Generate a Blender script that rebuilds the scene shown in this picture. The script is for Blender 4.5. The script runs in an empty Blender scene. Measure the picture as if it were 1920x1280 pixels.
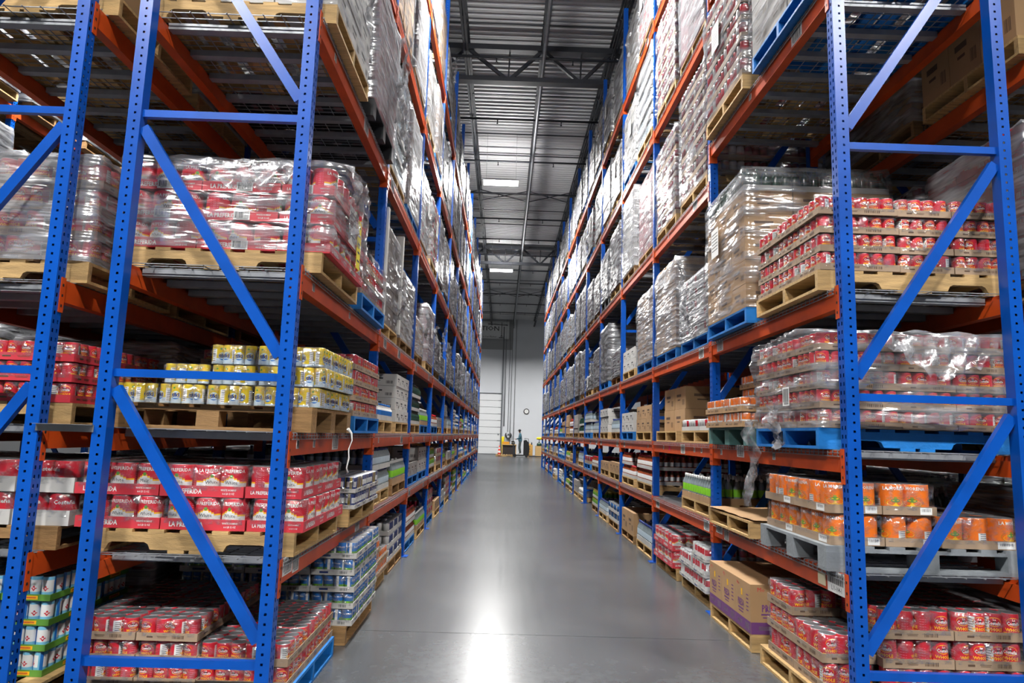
import bpy, math, random
from mathutils import Vector, Matrix, Euler
SC = bpy.context.scene
COL = SC.collection
R = math.radians
# ------------------------------------------------------------------ camera
cam_d = bpy.data.cameras.new('camera'); cam = bpy.data.objects.new('camera', cam_d); COL.objects.link(cam)
SC.camera = cam
F_PX, PITCH, ROLL, YAW, CAM_H = 1276.24, 7.78, 1.771, 0.595, 1.5576
cam_d.sensor_fit = 'HORIZONTAL'; cam_d.sensor_width = 36.0; cam_d.lens = 36.0 * F_PX / 1920.0
cam_d.clip_start = 0.05; cam_d.clip_end = 200
cam.location = (0, 0, CAM_H)
cam.rotation_euler = (Matrix.Rotation(R(-YAW), 3, 'Z') @ Matrix.Rotation(R(90 + PITCH), 3, 'X') @ Matrix.Rotation(R(ROLL), 3, 'Z')).to_euler()
# ------------------------------------------------------------------ world, exposure
w = bpy.data.worlds.new('world'); SC.world = w; w.use_nodes = True
w.node_tree.nodes['Background'].inputs[0].default_value = (0.55, 0.6, 0.68, 1)
w.node_tree.nodes['Background'].inputs[1].default_value = 0.05
SC.view_settings.view_transform = 'Standard'; SC.view_settings.look = 'None'
SC.view_settings.gamma = 1.0; SC.view_settings.use_curve_mapping = False
SC.view_settings.exposure = -0.62
CEIL_FILL = 0.085                        # share of lamp power in each light added to brighten the ceiling
LAMP_W = 1500.0                       # watts of every high-bay lamp (the light itself sits in lamp())
LAMP_COL = (1.0, 0.985, 0.96)
SC.cycles.max_bounces = 3; SC.cycles.transparent_max_bounces = 5
SC.cycles.diffuse_bounces = 2; SC.cycles.glossy_bounces = 2; SC.cycles.transmission_bounces = 1
SC.cycles.caustics_reflective = False; SC.cycles.caustics_refractive = False
SC.cycles.sample_clamp_indirect = 4.0; SC.cycles.use_light_tree = False
rnd = random.Random(7)
# ------------------------------------------------------------------ layout numbers (metres)
XL, XR = -1.1875, 1.978               # aisle faces of the two racks
YL, YR, BAY = 3.808, 3.907, 2.5133    # first frame of each rack, bay pitch
PW, FD, PH = 0.0762, 1.067, 9.32      # post width, frame depth, frame height
NB = 12
CLEAR = BAY - PW
WALL_Y = 54.0
# ------------------------------------------------------------------ materials
MATS = {}
def srgb(r, g, b):
    f = lambda c: (c / 255.0 / 12.92) if c <= 10 else ((c / 255.0 + 0.055) / 1.055) ** 2.4
    return (f(r), f(g), f(b), 1.0)
def mat(name, col, rough=0.5, metal=0.0, spec=0.5, noise=0.0, nscale=8.0, bump=0.0, bscale=40.0, vary=0.0, stretch=(1, 1, 1), coat=0.0, ramp=(0.3, 0.7), col2=None):
    """Principled surface; noise mixes in a darker/other tone, vary shifts value per object."""
    if name in MATS: return MATS[name]
    m = bpy.data.materials.new(name); m.use_nodes = True; MATS[name] = m
    nt = m.node_tree; N, L = nt.nodes, nt.links
    b = N['Principled BSDF']
    b.inputs['Roughness'].default_value = rough; b.inputs['Metallic'].default_value = metal
    b.inputs['Specular IOR Level'].default_value = spec
    if coat: b.inputs['Coat Weight'].default_value = coat; b.inputs['Coat Roughness'].default_value = 0.12
    b.inputs['Base Color'].default_value = col
    out = None
    if noise or bump:
        tc = N.new('ShaderNodeTexCoord'); mp = N.new('ShaderNodeMapping'); mp.inputs['Scale'].default_value = stretch
        L.new(tc.outputs['Object'], mp.inputs['Vector'])
        if vary:
            oi = N.new('ShaderNodeObjectInfo'); mul = N.new('ShaderNodeMath'); mul.operation = 'MULTIPLY'; mul.inputs[1].default_value = 57.0
            L.new(oi.outputs['Random'], mul.inputs[0]); L.new(mul.outputs[0], mp.inputs['Location'])
    if noise:
        nz = N.new('ShaderNodeTexNoise'); nz.inputs['Scale'].default_value = nscale; nz.inputs['Detail'].default_value = 5
        L.new(mp.outputs[0], nz.inputs['Vector'])
        cr = N.new('ShaderNodeValToRGB'); cr.color_ramp.elements[0].position = ramp[0]; cr.color_ramp.elements[1].position = ramp[1]
        c2 = col2 or tuple(c * (1 - noise) for c in col[:3]) + (1,)
        cr.color_ramp.elements[0].color = c2; cr.color_ramp.elements[1].color = col
        L.new(nz.outputs['Fac'], cr.inputs[0]); out = cr.outputs[0]
    if vary:
        oi = N.new('ShaderNodeObjectInfo'); hs = N.new('ShaderNodeHueSaturation')
        ma = N.new('ShaderNodeMapRange'); ma.inputs['To Min'].default_value = 1 - vary; ma.inputs['To Max'].default_value = 1 + vary * 0.6
        L.new(oi.outputs['Random'], ma.inputs['Value']); L.new(ma.outputs[0], hs.inputs['Value'])
        if out is None: hs.inputs['Color'].default_value = col
        else: L.new(out, hs.inputs['Color'])
        out = hs.outputs[0]
    if out is not None: L.new(out, b.inputs['Base Color'])
    if bump:
        n2 = N.new('ShaderNodeTexNoise'); n2.inputs['Scale'].default_value = bscale; n2.inputs['Detail'].default_value = 4
        L.new(mp.outputs[0], n2.inputs['Vector'])
        bp = N.new('ShaderNodeBump'); bp.inputs['Strength'].default_value = bump; bp.inputs['Distance'].default_value = 0.02
        L.new(n2.outputs['Fac'], bp.inputs['Height']); L.new(bp.outputs[0], b.inputs['Normal'])
    return m
def film(name, lo, hi, stretch=(3, 3, 14), scale=3.0, bump=0.6, rough=0.16, tint=(0.50, 0.51, 0.54, 1), diff=0.5, ridge=False, fmin=0.42, fmax=0.64):
    """Clear plastic: see-through where thin, milky and shiny along wrinkles."""
    if name in MATS: return MATS[name]
    m = bpy.data.materials.new(name); m.use_nodes = True; MATS[name] = m
    nt = m.node_tree; N, L = nt.nodes, nt.links
    N.remove(N['Principled BSDF']); o = N['Material Output']; b = N.new('ShaderNodeBsdfDiffuse'); b.inputs['Color'].default_value = tint[:3] + (1,)
    tc = N.new('ShaderNodeTexCoord'); mp = N.new('ShaderNodeMapping'); mp.inputs['Scale'].default_value = stretch
    oi = N.new('ShaderNodeObjectInfo'); mul = N.new('ShaderNodeMath'); mul.operation = 'MULTIPLY'; mul.inputs[1].default_value = 83.0
    L.new(oi.outputs['Random'], mul.inputs[0]); L.new(mul.outputs[0], mp.inputs['Location'])
    mp.inputs['Rotation'].default_value = (R(14), R(-11), 0)
    L.new(tc.outputs['Object'], mp.inputs['Vector'])
    nz = N.new('ShaderNodeTexNoise'); nz.inputs['Scale'].default_value = scale; nz.inputs['Detail'].default_value = 2.0; nz.noise_type = 'RIDGED_MULTIFRACTAL' if ridge else 'FBM'; nz.normalize = True
    L.new(mp.outputs[0], nz.inputs['Vector'])
    mr = N.new('ShaderNodeMapRange'); mr.inputs['From Min'].default_value = fmin; mr.inputs['From Max'].default_value = fmax
    mr.inputs['To Min'].default_value = lo; mr.inputs['To Max'].default_value = hi
    L.new(nz.outputs['Fac'], mr.inputs['Value'])
    bp = N.new('ShaderNodeBump'); bp.inputs['Strength'].default_value = bump; bp.inputs['Distance'].default_value = 0.03
    L.new(nz.outputs['Fac'], bp.inputs['Height']); L.new(bp.outputs[0], b.inputs['Normal'])
    tr = N.new('ShaderNodeBsdfTransparent')
    gl = N.new('ShaderNodeBsdfGlossy'); gl.inputs['Roughness'].default_value = rough; L.new(bp.outputs[0], gl.inputs['Normal'])
    gl.inputs['Color'].default_value = (1, 1, 1, 1)
    m1 = N.new('ShaderNodeMixShader'); m1.inputs[0].default_value = diff; L.new(gl.outputs[0], m1.inputs[1]); L.new(b.outputs[0], m1.inputs[2])
    m2 = N.new('ShaderNodeMixShader'); L.new(mr.outputs[0], m2.inputs[0]); L.new(tr.outputs[0], m2.inputs[1]); L.new(m1.outputs[0], m2.inputs[2])
    L.new(m2.outputs[0], o.inputs['Surface'])
    return m
def emit(name, col, s):
    if name in MATS: return MATS[name]
    m = bpy.data.materials.new(name); m.use_nodes = True; MATS[name] = m
    b = m.node_tree.nodes['Principled BSDF']; b.inputs['Emission Color'].default_value = col; b.inputs['Emission Strength'].default_value = s
    b.inputs['Base Color'].default_value = col
    return m
BLUE = mat('blue_powder_coat', srgb(3, 80, 178), 0.3, noise=0.22, nscale=5, vary=0.06, ramp=(0.25, 0.6))
ORANGE = mat('orange_powder_coat', srgb(204, 76, 22), 0.42, noise=0.3, nscale=6, vary=0.08, ramp=(0.2, 0.65))
GALV = mat('galvanised_steel', srgb(158, 161, 166), 0.5, 0.45, noise=0.25, nscale=9)
WOOD = mat('pallet_pine', srgb(214, 176, 118), 0.7, noise=0.38, nscale=5, stretch=(1.2, 9, 9), vary=0.24, bump=0.25, bscale=30)
WOODD = mat('aged_pallet_wood', srgb(172, 132, 84), 0.75, noise=0.45, nscale=5, stretch=(1.2, 9, 9), vary=0.25, bump=0.3, bscale=30)
PBLUE = mat('blue_pallet_paint', srgb(20, 122, 204), 0.6, noise=0.3, nscale=7, vary=0.15, bump=0.2)
PGREY = mat('grey_pallet_paint', srgb(142, 148, 152), 0.65, noise=0.3, nscale=7, vary=0.12, bump=0.2)
PGREEN = mat('green_pallet_paint', srgb(84, 128, 124), 0.65, noise=0.3, nscale=7, vary=0.12, bump=0.2)
PBLACK = mat('black_pallet_plastic', srgb(34, 36, 40), 0.5, noise=0.2)
KRAFT = mat('kraft_cardboard', srgb(176, 140, 100), 0.75, noise=0.14, nscale=4, vary=0.1)
KRAFT2 = mat('grey_kraft_tray', srgb(164, 140, 116), 0.75, noise=0.12, nscale=4, vary=0.08)
WHITEC = mat('white_cardboard', srgb(200, 198, 194), 0.65, noise=0.08, vary=0.08)
TAPE = mat('carton_tape', srgb(160, 118, 76), 0.3)
PAPER = mat('white_paper_label', srgb(232, 232, 230), 0.6)
INK = mat('black_ink', srgb(40, 40, 44), 0.6)
BINK = mat('brown_print', srgb(88, 66, 50), 0.7)
RED = mat('red_label', srgb(206, 34, 52), 0.38, vary=0.12, coat=0.3)
DRED = mat('dark_red_label', srgb(134, 44, 58), 0.4, vary=0.15, coat=0.3)
REDC = mat('red_printed_card', srgb(206, 58, 70), 0.5, vary=0.06)
WHITE = mat('white_label', srgb(228, 228, 226), 0.45)
YELLOW = mat('yellow_label', srgb(240, 186, 40), 0.4)
YTXT = mat('yellow_print', srgb(250, 190, 30), 0.45)
ORNG = mat('orange_label', srgb(244, 120, 22), 0.4, vary=0.08, coat=0.3)
LBLUE = mat('blue_label', srgb(30, 110, 190), 0.4, vary=0.15, coat=0.3)
NAVY = mat('navy_label', srgb(30, 50, 112), 0.4, vary=0.12, coat=0.3)
GREEN = mat('green_label', srgb(96, 150, 60), 0.45, vary=0.1)
LIME = mat('lime_label', srgb(130, 200, 50), 0.4)
DGREEN = mat('dark_green_glass', srgb(28, 62, 48), 0.15, spec=0.8, vary=0.15)
TIN = mat('tin_lid', srgb(184, 186, 190), 0.3, 0.85)
GOLD = mat('gold_tin', srgb(196, 176, 90), 0.3, 0.8)
PURPLE = mat('purple_print', srgb(110, 62, 120), 0.6)
CLEARB = mat('clear_bottle', srgb(128, 140, 144), 0.12, spec=0.9, vary=0.1)
AMBER = mat('amber_drink', srgb(150, 70, 40), 0.2, spec=0.8, vary=0.2)
PINK = mat('pink_label', srgb(226, 120, 140), 0.45, vary=0.1)
TEALB = mat('aqua_label', srgb(120, 190, 220), 0.4, vary=0.1)
OLIVE = mat('olive_food', srgb(150, 150, 50), 0.5)
DARKST = mat('dark_painted_steel', srgb(58, 60, 66), 0.5, 0.2, noise=0.15)
BLACK = mat('black_rubber', srgb(26, 26, 28), 0.6)
SHRINK = film('shrink_film', 0.02, 0.36, stretch=(5, 5, 7), scale=4.0, bump=0.7, rough=0.1, diff=0.3)
WRAP = film('stretch_wrap', 0.12, 0.72, stretch=(1.3, 1.3, 8), scale=2.2, bump=1.0, rough=0.16)
WRAPH = film('heavy_stretch_wrap', 0.42, 0.88, stretch=(1.2, 1.2, 8), scale=2.4, bump=0.9, rough=0.22)
WRAPC = film('clear_stretch_wrap', 0.05, 0.62, stretch=(0.9, 0.9, 5), scale=2.2, bump=1.0, rough=0.12, diff=0.35)
WRAPF = film('far_stretch_wrap', 0.3, 0.8, stretch=(1.2, 1.2, 8), scale=2.4, bump=0.9, rough=0.3, tint=(0.42, 0.43, 0.46, 1)); WRAPF.use_transparent_shadow = False
CRINKLE = film('crumpled_film', 0.12, 0.75, stretch=(4, 4, 4), scale=3.0, bump=0.6, rough=0.24, diff=0.6)
# ------------------------------------------------------------------ mesh helpers
class MB:
    def __init__(self): self.v = []; self.f = []; self.mi = []; self.mats = []; self.sm = []
    def m(self, mt):
        if mt not in self.mats: self.mats.append(mt)
        return self.mats.index(mt)
    def quad(self, pts, mt, smooth=False):
        b = len(self.v); self.v += [tuple(p) for p in pts]; self.f.append(tuple(range(b, b + len(pts)))); self.mi.append(self.m(mt)); self.sm.append(smooth)
    def box(self, lo, hi, mt, skip=()):
        x0, y0, z0 = lo; x1, y1, z1 = hi; b = len(self.v)
        self.v += [(x0, y0, z0), (x1, y0, z0), (x1, y1, z0), (x0, y1, z0), (x0, y0, z1), (x1, y0, z1), (x1, y1, z1), (x0, y1, z1)]
        fs = {'-z': (0, 3, 2, 1), '+z': (4, 5, 6, 7), '-y': (0, 1, 5, 4), '+x': (1, 2, 6, 5), '+y': (2, 3, 7, 6), '-x': (3, 0, 4, 7)}
        k = self.m(mt)
        for n, q in fs.items():
            if n in skip: continue
            self.f.append(tuple(b + i for i in q)); self.mi.append(k); self.sm.append(False)
        return self
    def prism(self, poly, axis, a, b, mt, smooth=False):
        """poly in the plane across axis (x: (y,z), y: (x,z), z: (x,y)), extruded from a to b"""
        P = {'x': lambda p, t: (t, p[0], p[1]), 'y': lambda p, t: (p[0], t, p[1]), 'z': lambda p, t: (p[0], p[1], t)}[axis]
        n = len(poly); k = len(self.v); mi = self.m(mt)
        self.v += [P(p, a) for p in poly] + [P(p, b) for p in poly]
        for i in range(n):
            j = (i + 1) % n; self.f.append((k + i, k + j, k + n + j, k + n + i)); self.mi.append(mi); self.sm.append(smooth)
        self.f.append(tuple(k + i for i in reversed(range(n)))); self.f.append(tuple(k + n + i for i in range(n)))
        self.mi += [mi, mi]; self.sm += [False, False]
        return self
    def bar(self, p0, p1, w, h, mt, up=(0, 0, 1)):
        """square bar between two points"""
        p0, p1 = Vector(p0), Vector(p1); d = (p1 - p0).normalized(); u = Vector(up)
        if abs(d.dot(u)) > 0.98: u = Vector((1, 0, 0))
        s = d.cross(u).normalized() * (w / 2); t = s.cross(d).normalized() * (h / 2); b = len(self.v); mi = self.m(mt)
        for p in (p0, p1): self.v += [tuple(p - s - t), tuple(p + s - t), tuple(p + s + t), tuple(p - s + t)]
        for q in ((0, 1, 5, 4), (1, 2, 6, 5), (2, 3, 7, 6), (3, 0, 4, 7), (3, 2, 1, 0), (4, 5, 6, 7)):
            self.f.append(tuple(b + i for i in q)); self.mi.append(mi); self.sm.append(False)
        return self
    def lathe(self, prof, n, mt, c=(0, 0, 0), cap=True, mats=None):
        """prof: list of (r, z); mats: material per band"""
        b = len(self.v)
        for r, z in prof:
            for i in range(n):
                a = 2 * math.pi * i / n; self.v.append((c[0] + r * math.cos(a), c[1] + r * math.sin(a), c[2] + z))
        for k in range(len(prof) - 1):
            mi = self.m(mats[k] if mats else mt)
            for i in range(n):
                j = (i + 1) % n; self.f.append((b + k * n + i, b + k * n + j, b + (k + 1) * n + j, b + (k + 1) * n + i)); self.mi.append(mi); self.sm.append(True)
        if cap:
            self.f.append(tuple(b + i for i in reversed(range(n)))); self.mi.append(self.m(mats[0] if mats else mt)); self.sm.append(False)
            e = b + (len(prof) - 1) * n
            self.f.append(tuple(e + i for i in range(n))); self.mi.append(self.m(mats[-1] if mats else mt)); self.sm.append(False)
        return self
    def tube(self, pts, r, n, mt):
        pts = [Vector(p) for p in pts]; b = len(self.v); mi = self.m(mt)
        for k, p in enumerate(pts):
            d = (pts[min(k + 1, len(pts) - 1)] - pts[max(k - 1, 0)]).normalized()
            u = Vector((0, 0, 1)) if abs(d.z) < 0.9 else Vector((1, 0, 0))
            s = d.cross(u).normalized(); t = s.cross(d)
            rr = r[k] if isinstance(r, (list, tuple)) else r
            for i in range(n):
                a = 2 * math.pi * i / n; self.v.append(tuple(p + s * (rr * math.cos(a)) + t * (rr * math.sin(a))))
        for k in range(len(pts) - 1):
            for i in range(n):
                j = (i + 1) % n; self.f.append((b + k * n + i, b + k * n + j, b + (k + 1) * n + j, b + (k + 1) * n + i)); self.mi.append(mi); self.sm.append(True)
        e = b + (len(pts) - 1) * n
        self.f.append(tuple(b + i for i in reversed(range(n)))); self.f.append(tuple(e + i for i in range(n))); self.mi += [mi, mi]; self.sm += [False, False]
        return self
    def text(self, s, h, mt, mapf, bold=0.0, wide=1.0):
        """flat lettering of cap height h, centred; mapf turns (x, y) into a point"""
        vs, fs = glyphs(s, bold); b = len(self.v); mi = self.m(mt)
        self.v += [tuple(mapf(x * h * wide, y * h)) for x, y in vs]
        for q in fs: self.f.append(tuple(b + i for i in q)); self.mi.append(mi); self.sm.append(False)
        return self
    def mesh(self, name):
        me = bpy.data.meshes.new(name); me.from_pydata(self.v, [], self.f)
        for mt in self.mats: me.materials.append(mt)
        me.polygons.foreach_set('material_index', self.mi); me.polygons.foreach_set('use_smooth', self.sm); me.update()
        return me
GLY = {}
def glyphs(s, bold=0.0):
    key = (s, bold)
    if key in GLY: return GLY[key]
    cu = bpy.data.curves.new('lettering', 'FONT'); cu.body = s; cu.resolution_u = 1; cu.offset = bold
    cu.align_x = 'CENTER'; cu.fill_mode = 'BOTH'
    o = bpy.data.objects.new('lettering', cu); COL.objects.link(o)
    me = bpy.data.meshes.new_from_object(o)
    vs = [(v.co.x / 0.7, (v.co.y - 0.35) / 0.7) for v in me.vertices]; fs = [tuple(p.vertices) for p in me.polygons]
    bpy.data.objects.remove(o); bpy.data.curves.remove(cu); bpy.data.meshes.remove(me)
    GLY[key] = (vs, fs); return GLY[key]
def obj(name, me, parent=None, loc=(0, 0, 0), rz=0.0, scale=None, label=None, cat=None, group=None, kind=None):
    o = bpy.data.objects.new(name, me); COL.objects.link(o); o.location = loc
    if rz: o.rotation_euler = (0, 0, rz)
    if scale: o.scale = scale
    if parent: o.parent = parent
    if label: o['label'] = label
    if cat: o['category'] = cat
    if group: o['group'] = group
    if kind: o['kind'] = kind
    return o
def wob(x, y, z, s=0.0):
    """cheap smooth pseudo noise in -1..1"""
    return (math.sin(x * 7.1 + y * 3.3 + s) + math.sin(y * 9.7 - z * 4.1 + s * 1.7) + math.sin(z * 8.3 + x * 5.9 + s * 2.3) + 0.6 * math.sin(x * 19 + z * 23 + s) + 0.6 * math.sin(y * 21 - z * 17 + s)) / 4.2
ORD = ['first', 'second', 'third', 'fourth', 'fifth', 'sixth', 'seventh', 'eighth', 'ninth', 'tenth', 'eleventh', 'twelfth', 'thirteenth']
SHELF = ['floor', 'first shelf', 'second shelf', 'third shelf', 'fourth shelf', 'fifth shelf', 'sixth shelf']
def sees(pts, margin=200):
    """whether any of the points falls inside the picture, with a margin in pixels"""
    th, ro, ya = R(PITCH), R(ROLL), R(YAW); c, s = math.cos(ro), math.sin(ro); ok = False
    xs, ys = [], []
    for X, Y, Z in pts:
        x = X * math.cos(ya) - Y * math.sin(ya); y = X * math.sin(ya) + Y * math.cos(ya); z = Z - CAM_H
        d = max(0.3, y * math.cos(th) + z * math.sin(th)); v = -y * math.sin(th) + z * math.cos(th)
        u = x / d * F_PX; ww = -v / d * F_PX; xs.append(960 + u * c - ww * s); ys.append(640 + u * s + ww * c)
    return max(xs) > -margin and min(xs) < 1920 + margin and max(ys) > -margin and min(ys) < 1280 + margin
# ------------------------------------------------------------------ the building
def floor_material():
    m = bpy.data.materials.new('polished_concrete'); m.use_nodes = True; N, L = m.node_tree.nodes, m.node_tree.links; b = N['Principled BSDF']
    tc = N.new('ShaderNodeTexCoord')
    n1 = N.new('ShaderNodeTexNoise'); n1.inputs['Scale'].default_value = 0.7; n1.inputs['Detail'].default_value = 8; n1.inputs['Roughness'].default_value = 0.65
    n2 = N.new('ShaderNodeTexNoise'); n2.inputs['Scale'].default_value = 14; n2.inputs['Detail'].default_value = 6
    mp = N.new('ShaderNodeMapping'); mp.inputs['Scale'].default_value = (14, 0.5, 1); mp.inputs['Rotation'].default_value = (0, 0, R(6))
    n3 = N.new('ShaderNodeTexNoise'); n3.inputs['Scale'].default_value = 1.4; n3.inputs['Detail'].default_value = 8; n3.inputs['Distortion'].default_value = 1.5
    L.new(tc.outputs['Object'], n1.inputs['Vector']); L.new(tc.outputs['Object'], n2.inputs['Vector']); L.new(tc.outputs['Object'], mp.inputs['Vector']); L.new(mp.outputs[0], n3.inputs['Vector'])
    cr = N.new('ShaderNodeValToRGB'); e = cr.color_ramp.elements; e[0].position = 0.3; e[0].color = srgb(66, 69, 72); e[1].position = 0.72; e[1].color = srgb(92, 94, 96)
    L.new(n1.outputs['Fac'], cr.inputs[0])
    mx = N.new('ShaderNodeMix'); mx.data_type = 'RGBA'; mx.blend_type = 'OVERLAY'; mx.inputs[0].default_value = 0.3
    L.new(cr.outputs[0], mx.inputs[6]); L.new(n2.outputs['Fac'], mx.inputs[7]); L.new(mx.outputs[2], b.inputs['Base Color'])
    ad = N.new('ShaderNodeMath'); ad.operation = 'MULTIPLY_ADD'; ad.inputs[1].default_value = 0.08; ad.inputs[2].default_value = 0.21
    L.new(n3.outputs['Fac'], ad.inputs[0]); L.new(ad.outputs[0], b.inputs['Roughness'])
    b.inputs['Specular IOR Level'].default_value = 0.62
    bp = N.new('ShaderNodeBump'); bp.inputs['Strength'].default_value = 0.03; bp.inputs['Distance'].default_value = 0.02; L.new(n1.outputs['Fac'], bp.inputs['Height']); L.new(bp.outputs[0], b.inputs['Normal'])
    return m
X0, X1, YB = -16.0, 17.0, -16.0
FLOOR = floor_material()
# concrete slabs with thin saw-cut joints between them
ys = [YB, -9.0, -3.0, 3.0] + [5.62 + 6.1 * i for i in range(7)] + [WALL_Y]
JOINT = mat('joint_filler', srgb(132, 134, 134), 0.6)
fb = MB(); fb.quad([(X0, YB, -0.004), (X1, YB, -0.004), (X1, WALL_Y, -0.004), (X0, WALL_Y, -0.004)], JOINT)
floor = obj('floor', fb.mesh('floor'), kind='structure', label='polished grey concrete warehouse floor running between the racks', cat='floor')
for a, b in zip(ys, ys[1:]):
    q = MB(); q.box((X0, a + 0.004, -0.004), (X1, b - 0.004, 0.0), FLOOR, skip=('-z',)); obj('slab', q.mesh('slab'), floor)
WALLM = mat('white_wall_paint', srgb(214, 217, 222), 0.7, noise=0.06, nscale=0.6)
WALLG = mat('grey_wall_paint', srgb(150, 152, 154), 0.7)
def wallbox(name, lo, hi, mt, label):
    q = MB(); q.box(lo, hi, mt); return obj(name, q.mesh(name), kind='structure', label=label, cat='wall')
ZC = lambda Y: 10.72
wall_b = wallbox('wall_back', (X0, WALL_Y, 0), (X1, WALL_Y + 0.2, 12.3), WALLM, 'white end wall of the warehouse behind the racks')
wallbox('wall_left', (X0 - 0.2, YB, 0), (X0, WALL_Y, 12.3), WALLG, 'grey side wall beyond the neighbouring aisle')
wallbox('wall_right', (X1, YB, 0), (X1 + 0.2, WALL_Y, 12.3), WALLG, 'grey side wall beyond the opposite aisle')
wallbox('wall_front', (X0, YB - 0.2, 0), (X1, YB, 12.3), WALLG, 'grey wall behind the viewer')
DECK = mat('white_roof_deck', srgb(224, 224, 226), 0.55, noise=0.1, nscale=1.5)
rb = MB(); pitch = 0.2; n = int((WALL_Y - YB) / pitch); k = rb.m(DECK)
prof = []
for i in range(n):
    y = YB + i * pitch
    for dy, dz in ((0, 0), (0.045, 0), (0.065, 0.05), (0.155, 0.05), (0.175, 0)): prof.append((y + dy, ZC(y + dy) + dz))
for y, z in prof: rb.v += [(X0, y, z), (X1, y, z)]
for i in range(len(prof) - 1): rb.f.append((2 * i, 2 * i + 1, 2 * i + 3, 2 * i + 2)); rb.mi.append(k); rb.sm.append(False)
obj('ceiling', rb.mesh('ceiling'), kind='structure', label='ribbed white metal roof deck above the aisle', cat='ceiling')
# bar joists along the aisle, hung between the girders
GIRD = [-2.2, 15.0, 32.2]
for ji, jx in enumerate([-6.35, -4.6, -2.85, -1.1, 0.68, 2.3, 4.05, 5.8]):
    root = obj('ceiling_joist', None, loc=(jx, 0, 0), kind='structure', label='dark steel bar joist under the roof deck, %s across the aisle' % ORD[ji], cat='joist')
    for nm, dz in (('top_chord', -0.06), ('bottom_chord', -0.52)):
        for sx in (-0.035, 0.035):
            q = MB(); q.bar((sx, YB, ZC(YB) + dz), (sx, WALL_Y, ZC(WALL_Y) + dz), 0.045, 0.05, DARKST); obj(nm, q.mesh(nm), root)
    q = MB(); y = YB + 0.4; up = True
    while y < WALL_Y - 0.8:
        q.bar((0, y, ZC(y) + (-0.52 if up else -0.06)), (0, y + 0.6, ZC(y + 0.6) + (-0.06 if up else -0.52)), 0.022, 0.022, DARKST); y += 0.6; up = not up
    obj('web_rod', q.mesh('web_rod'), root, kind='stuff')
for gi, gy in enumerate(GIRD):
    root = obj('roof_girder', None, loc=(0, gy, 0), kind='structure', label='dark steel truss girder crossing over the aisle, %s from the camera' % ORD[gi], cat='girder')
    zt, zb = ZC(gy) - 0.16, ZC(gy) - 0.95
    for nm, z, h in (('top_chord', zt, 0.13), ('bottom_chord', zb, 0.11)):
        q = MB(); q.bar((X0, 0, z), (X1, 0, z), 0.2, h, DARKST); obj(nm, q.mesh(nm), root)
    jx = [-6.35, -4.6, -2.85, -1.1, 0.68, 2.3, 4.05, 5.8]
    for a, b in zip(jx, jx[1:]):
        mid = a + (b - a) * 0.55
        for p0, p1, s in (((a, 0, zt), (mid, 0, zb), 0.075), ((b, 0, zt), (mid, 0, zb), 0.075), ((mid, 0.02, zb), (mid + 0.02, 0.02, zt), 0.035)):
            q = MB(); q.bar(p0, p1, s, s, DARKST); obj('web_member', q.mesh('web_member'), root)
# sprinkler branch pipes and bridging
PIPE = mat('black_sprinkler_pipe', srgb(44, 46, 52), 0.45, 0.3)
sy = [11.6, 14.6, 17.7, 20.6, 23.5, 26.4, 29.3, 32.0, 35.0, 38.1, 41.2, 44.3, 47.6]
for i, y in enumerate(sy):
    z = ZC(y) - 0.6
    root = obj('sprinkler_pipe', None, loc=(0, y, z), label='black sprinkler pipe across the ceiling, %s from the camera' % ORD[i], cat='pipe', group='sprinkler pipes under the roof')
    q = MB(); q.tube([(X0 + 9, 0, 0), (X1 - 9, 0, 0)], 0.032, 8, PIPE); obj('pipe', q.mesh('pipe'), root)
    for hx in (-3.2, -0.4, 1.35, 4.2):
        q = MB(); q.lathe([(0.016, -0.14), (0.03, -0.13), (0.012, -0.1), (0.016, 0)], 6, PIPE, (hx, 0, 0)); obj('sprinkler_head', q.mesh('sprinkler_head'), root)
    for hx in (-1.1, 0.68, 2.3):
        q = MB(); q.bar((hx, 0, 0), (hx, 0, 0.1), 0.012, 0.012, PIPE); obj('hanger', q.mesh('hanger'), root)
for i, y in enumerate([14.1, 17.3, 19.7, 21.3, 26.8, 28.7, 39.5, 51.0]):
    root = obj('bridging_rod', None, loc=(0, y, ZC(y) - 0.1), kind='structure', label='thin bridging rod across the joists, %s from the camera' % ORD[i], cat='rod')
    q = MB(); q.bar((X0 + 9, 0, 0), (X1 - 9, 0, 0), 0.03, 0.03, DARKST); obj('rod', q.mesh('rod'), root)
for y in (24.6, 42.4):
    root = obj('cross_bridging', None, loc=(0, y, 0), kind='structure', label='crossed bracing angles between ceiling joists, %s set' % ('near' if y < 30 else 'far'), cat='brace')
    for a, b in ((-2.85, -1.1), (-1.1, 0.68), (0.68, 2.3), (2.3, 4.05)):
        zt, zb = ZC(y) - 0.08, ZC(y) - 0.5
        for p0, p1 in (((a, 0, zt), (b, 0, zb)), ((a, 0.02, zb), (b, 0.02, zt))):
            q = MB(); q.bar(p0, p1, 0.03, 0.03, DARKST); obj('brace_angle', q.mesh('brace_angle'), root)
q = MB(); q.tube([(0.68, YB, ZC(YB) - 0.68), (0.68, WALL_Y, ZC(WALL_Y) - 0.68)], 0.04, 10, GALV)
obj('conduit_pipe', q.mesh('conduit_pipe'), label='bright galvanised conduit running lengthwise under the middle joist', cat='conduit')
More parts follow.
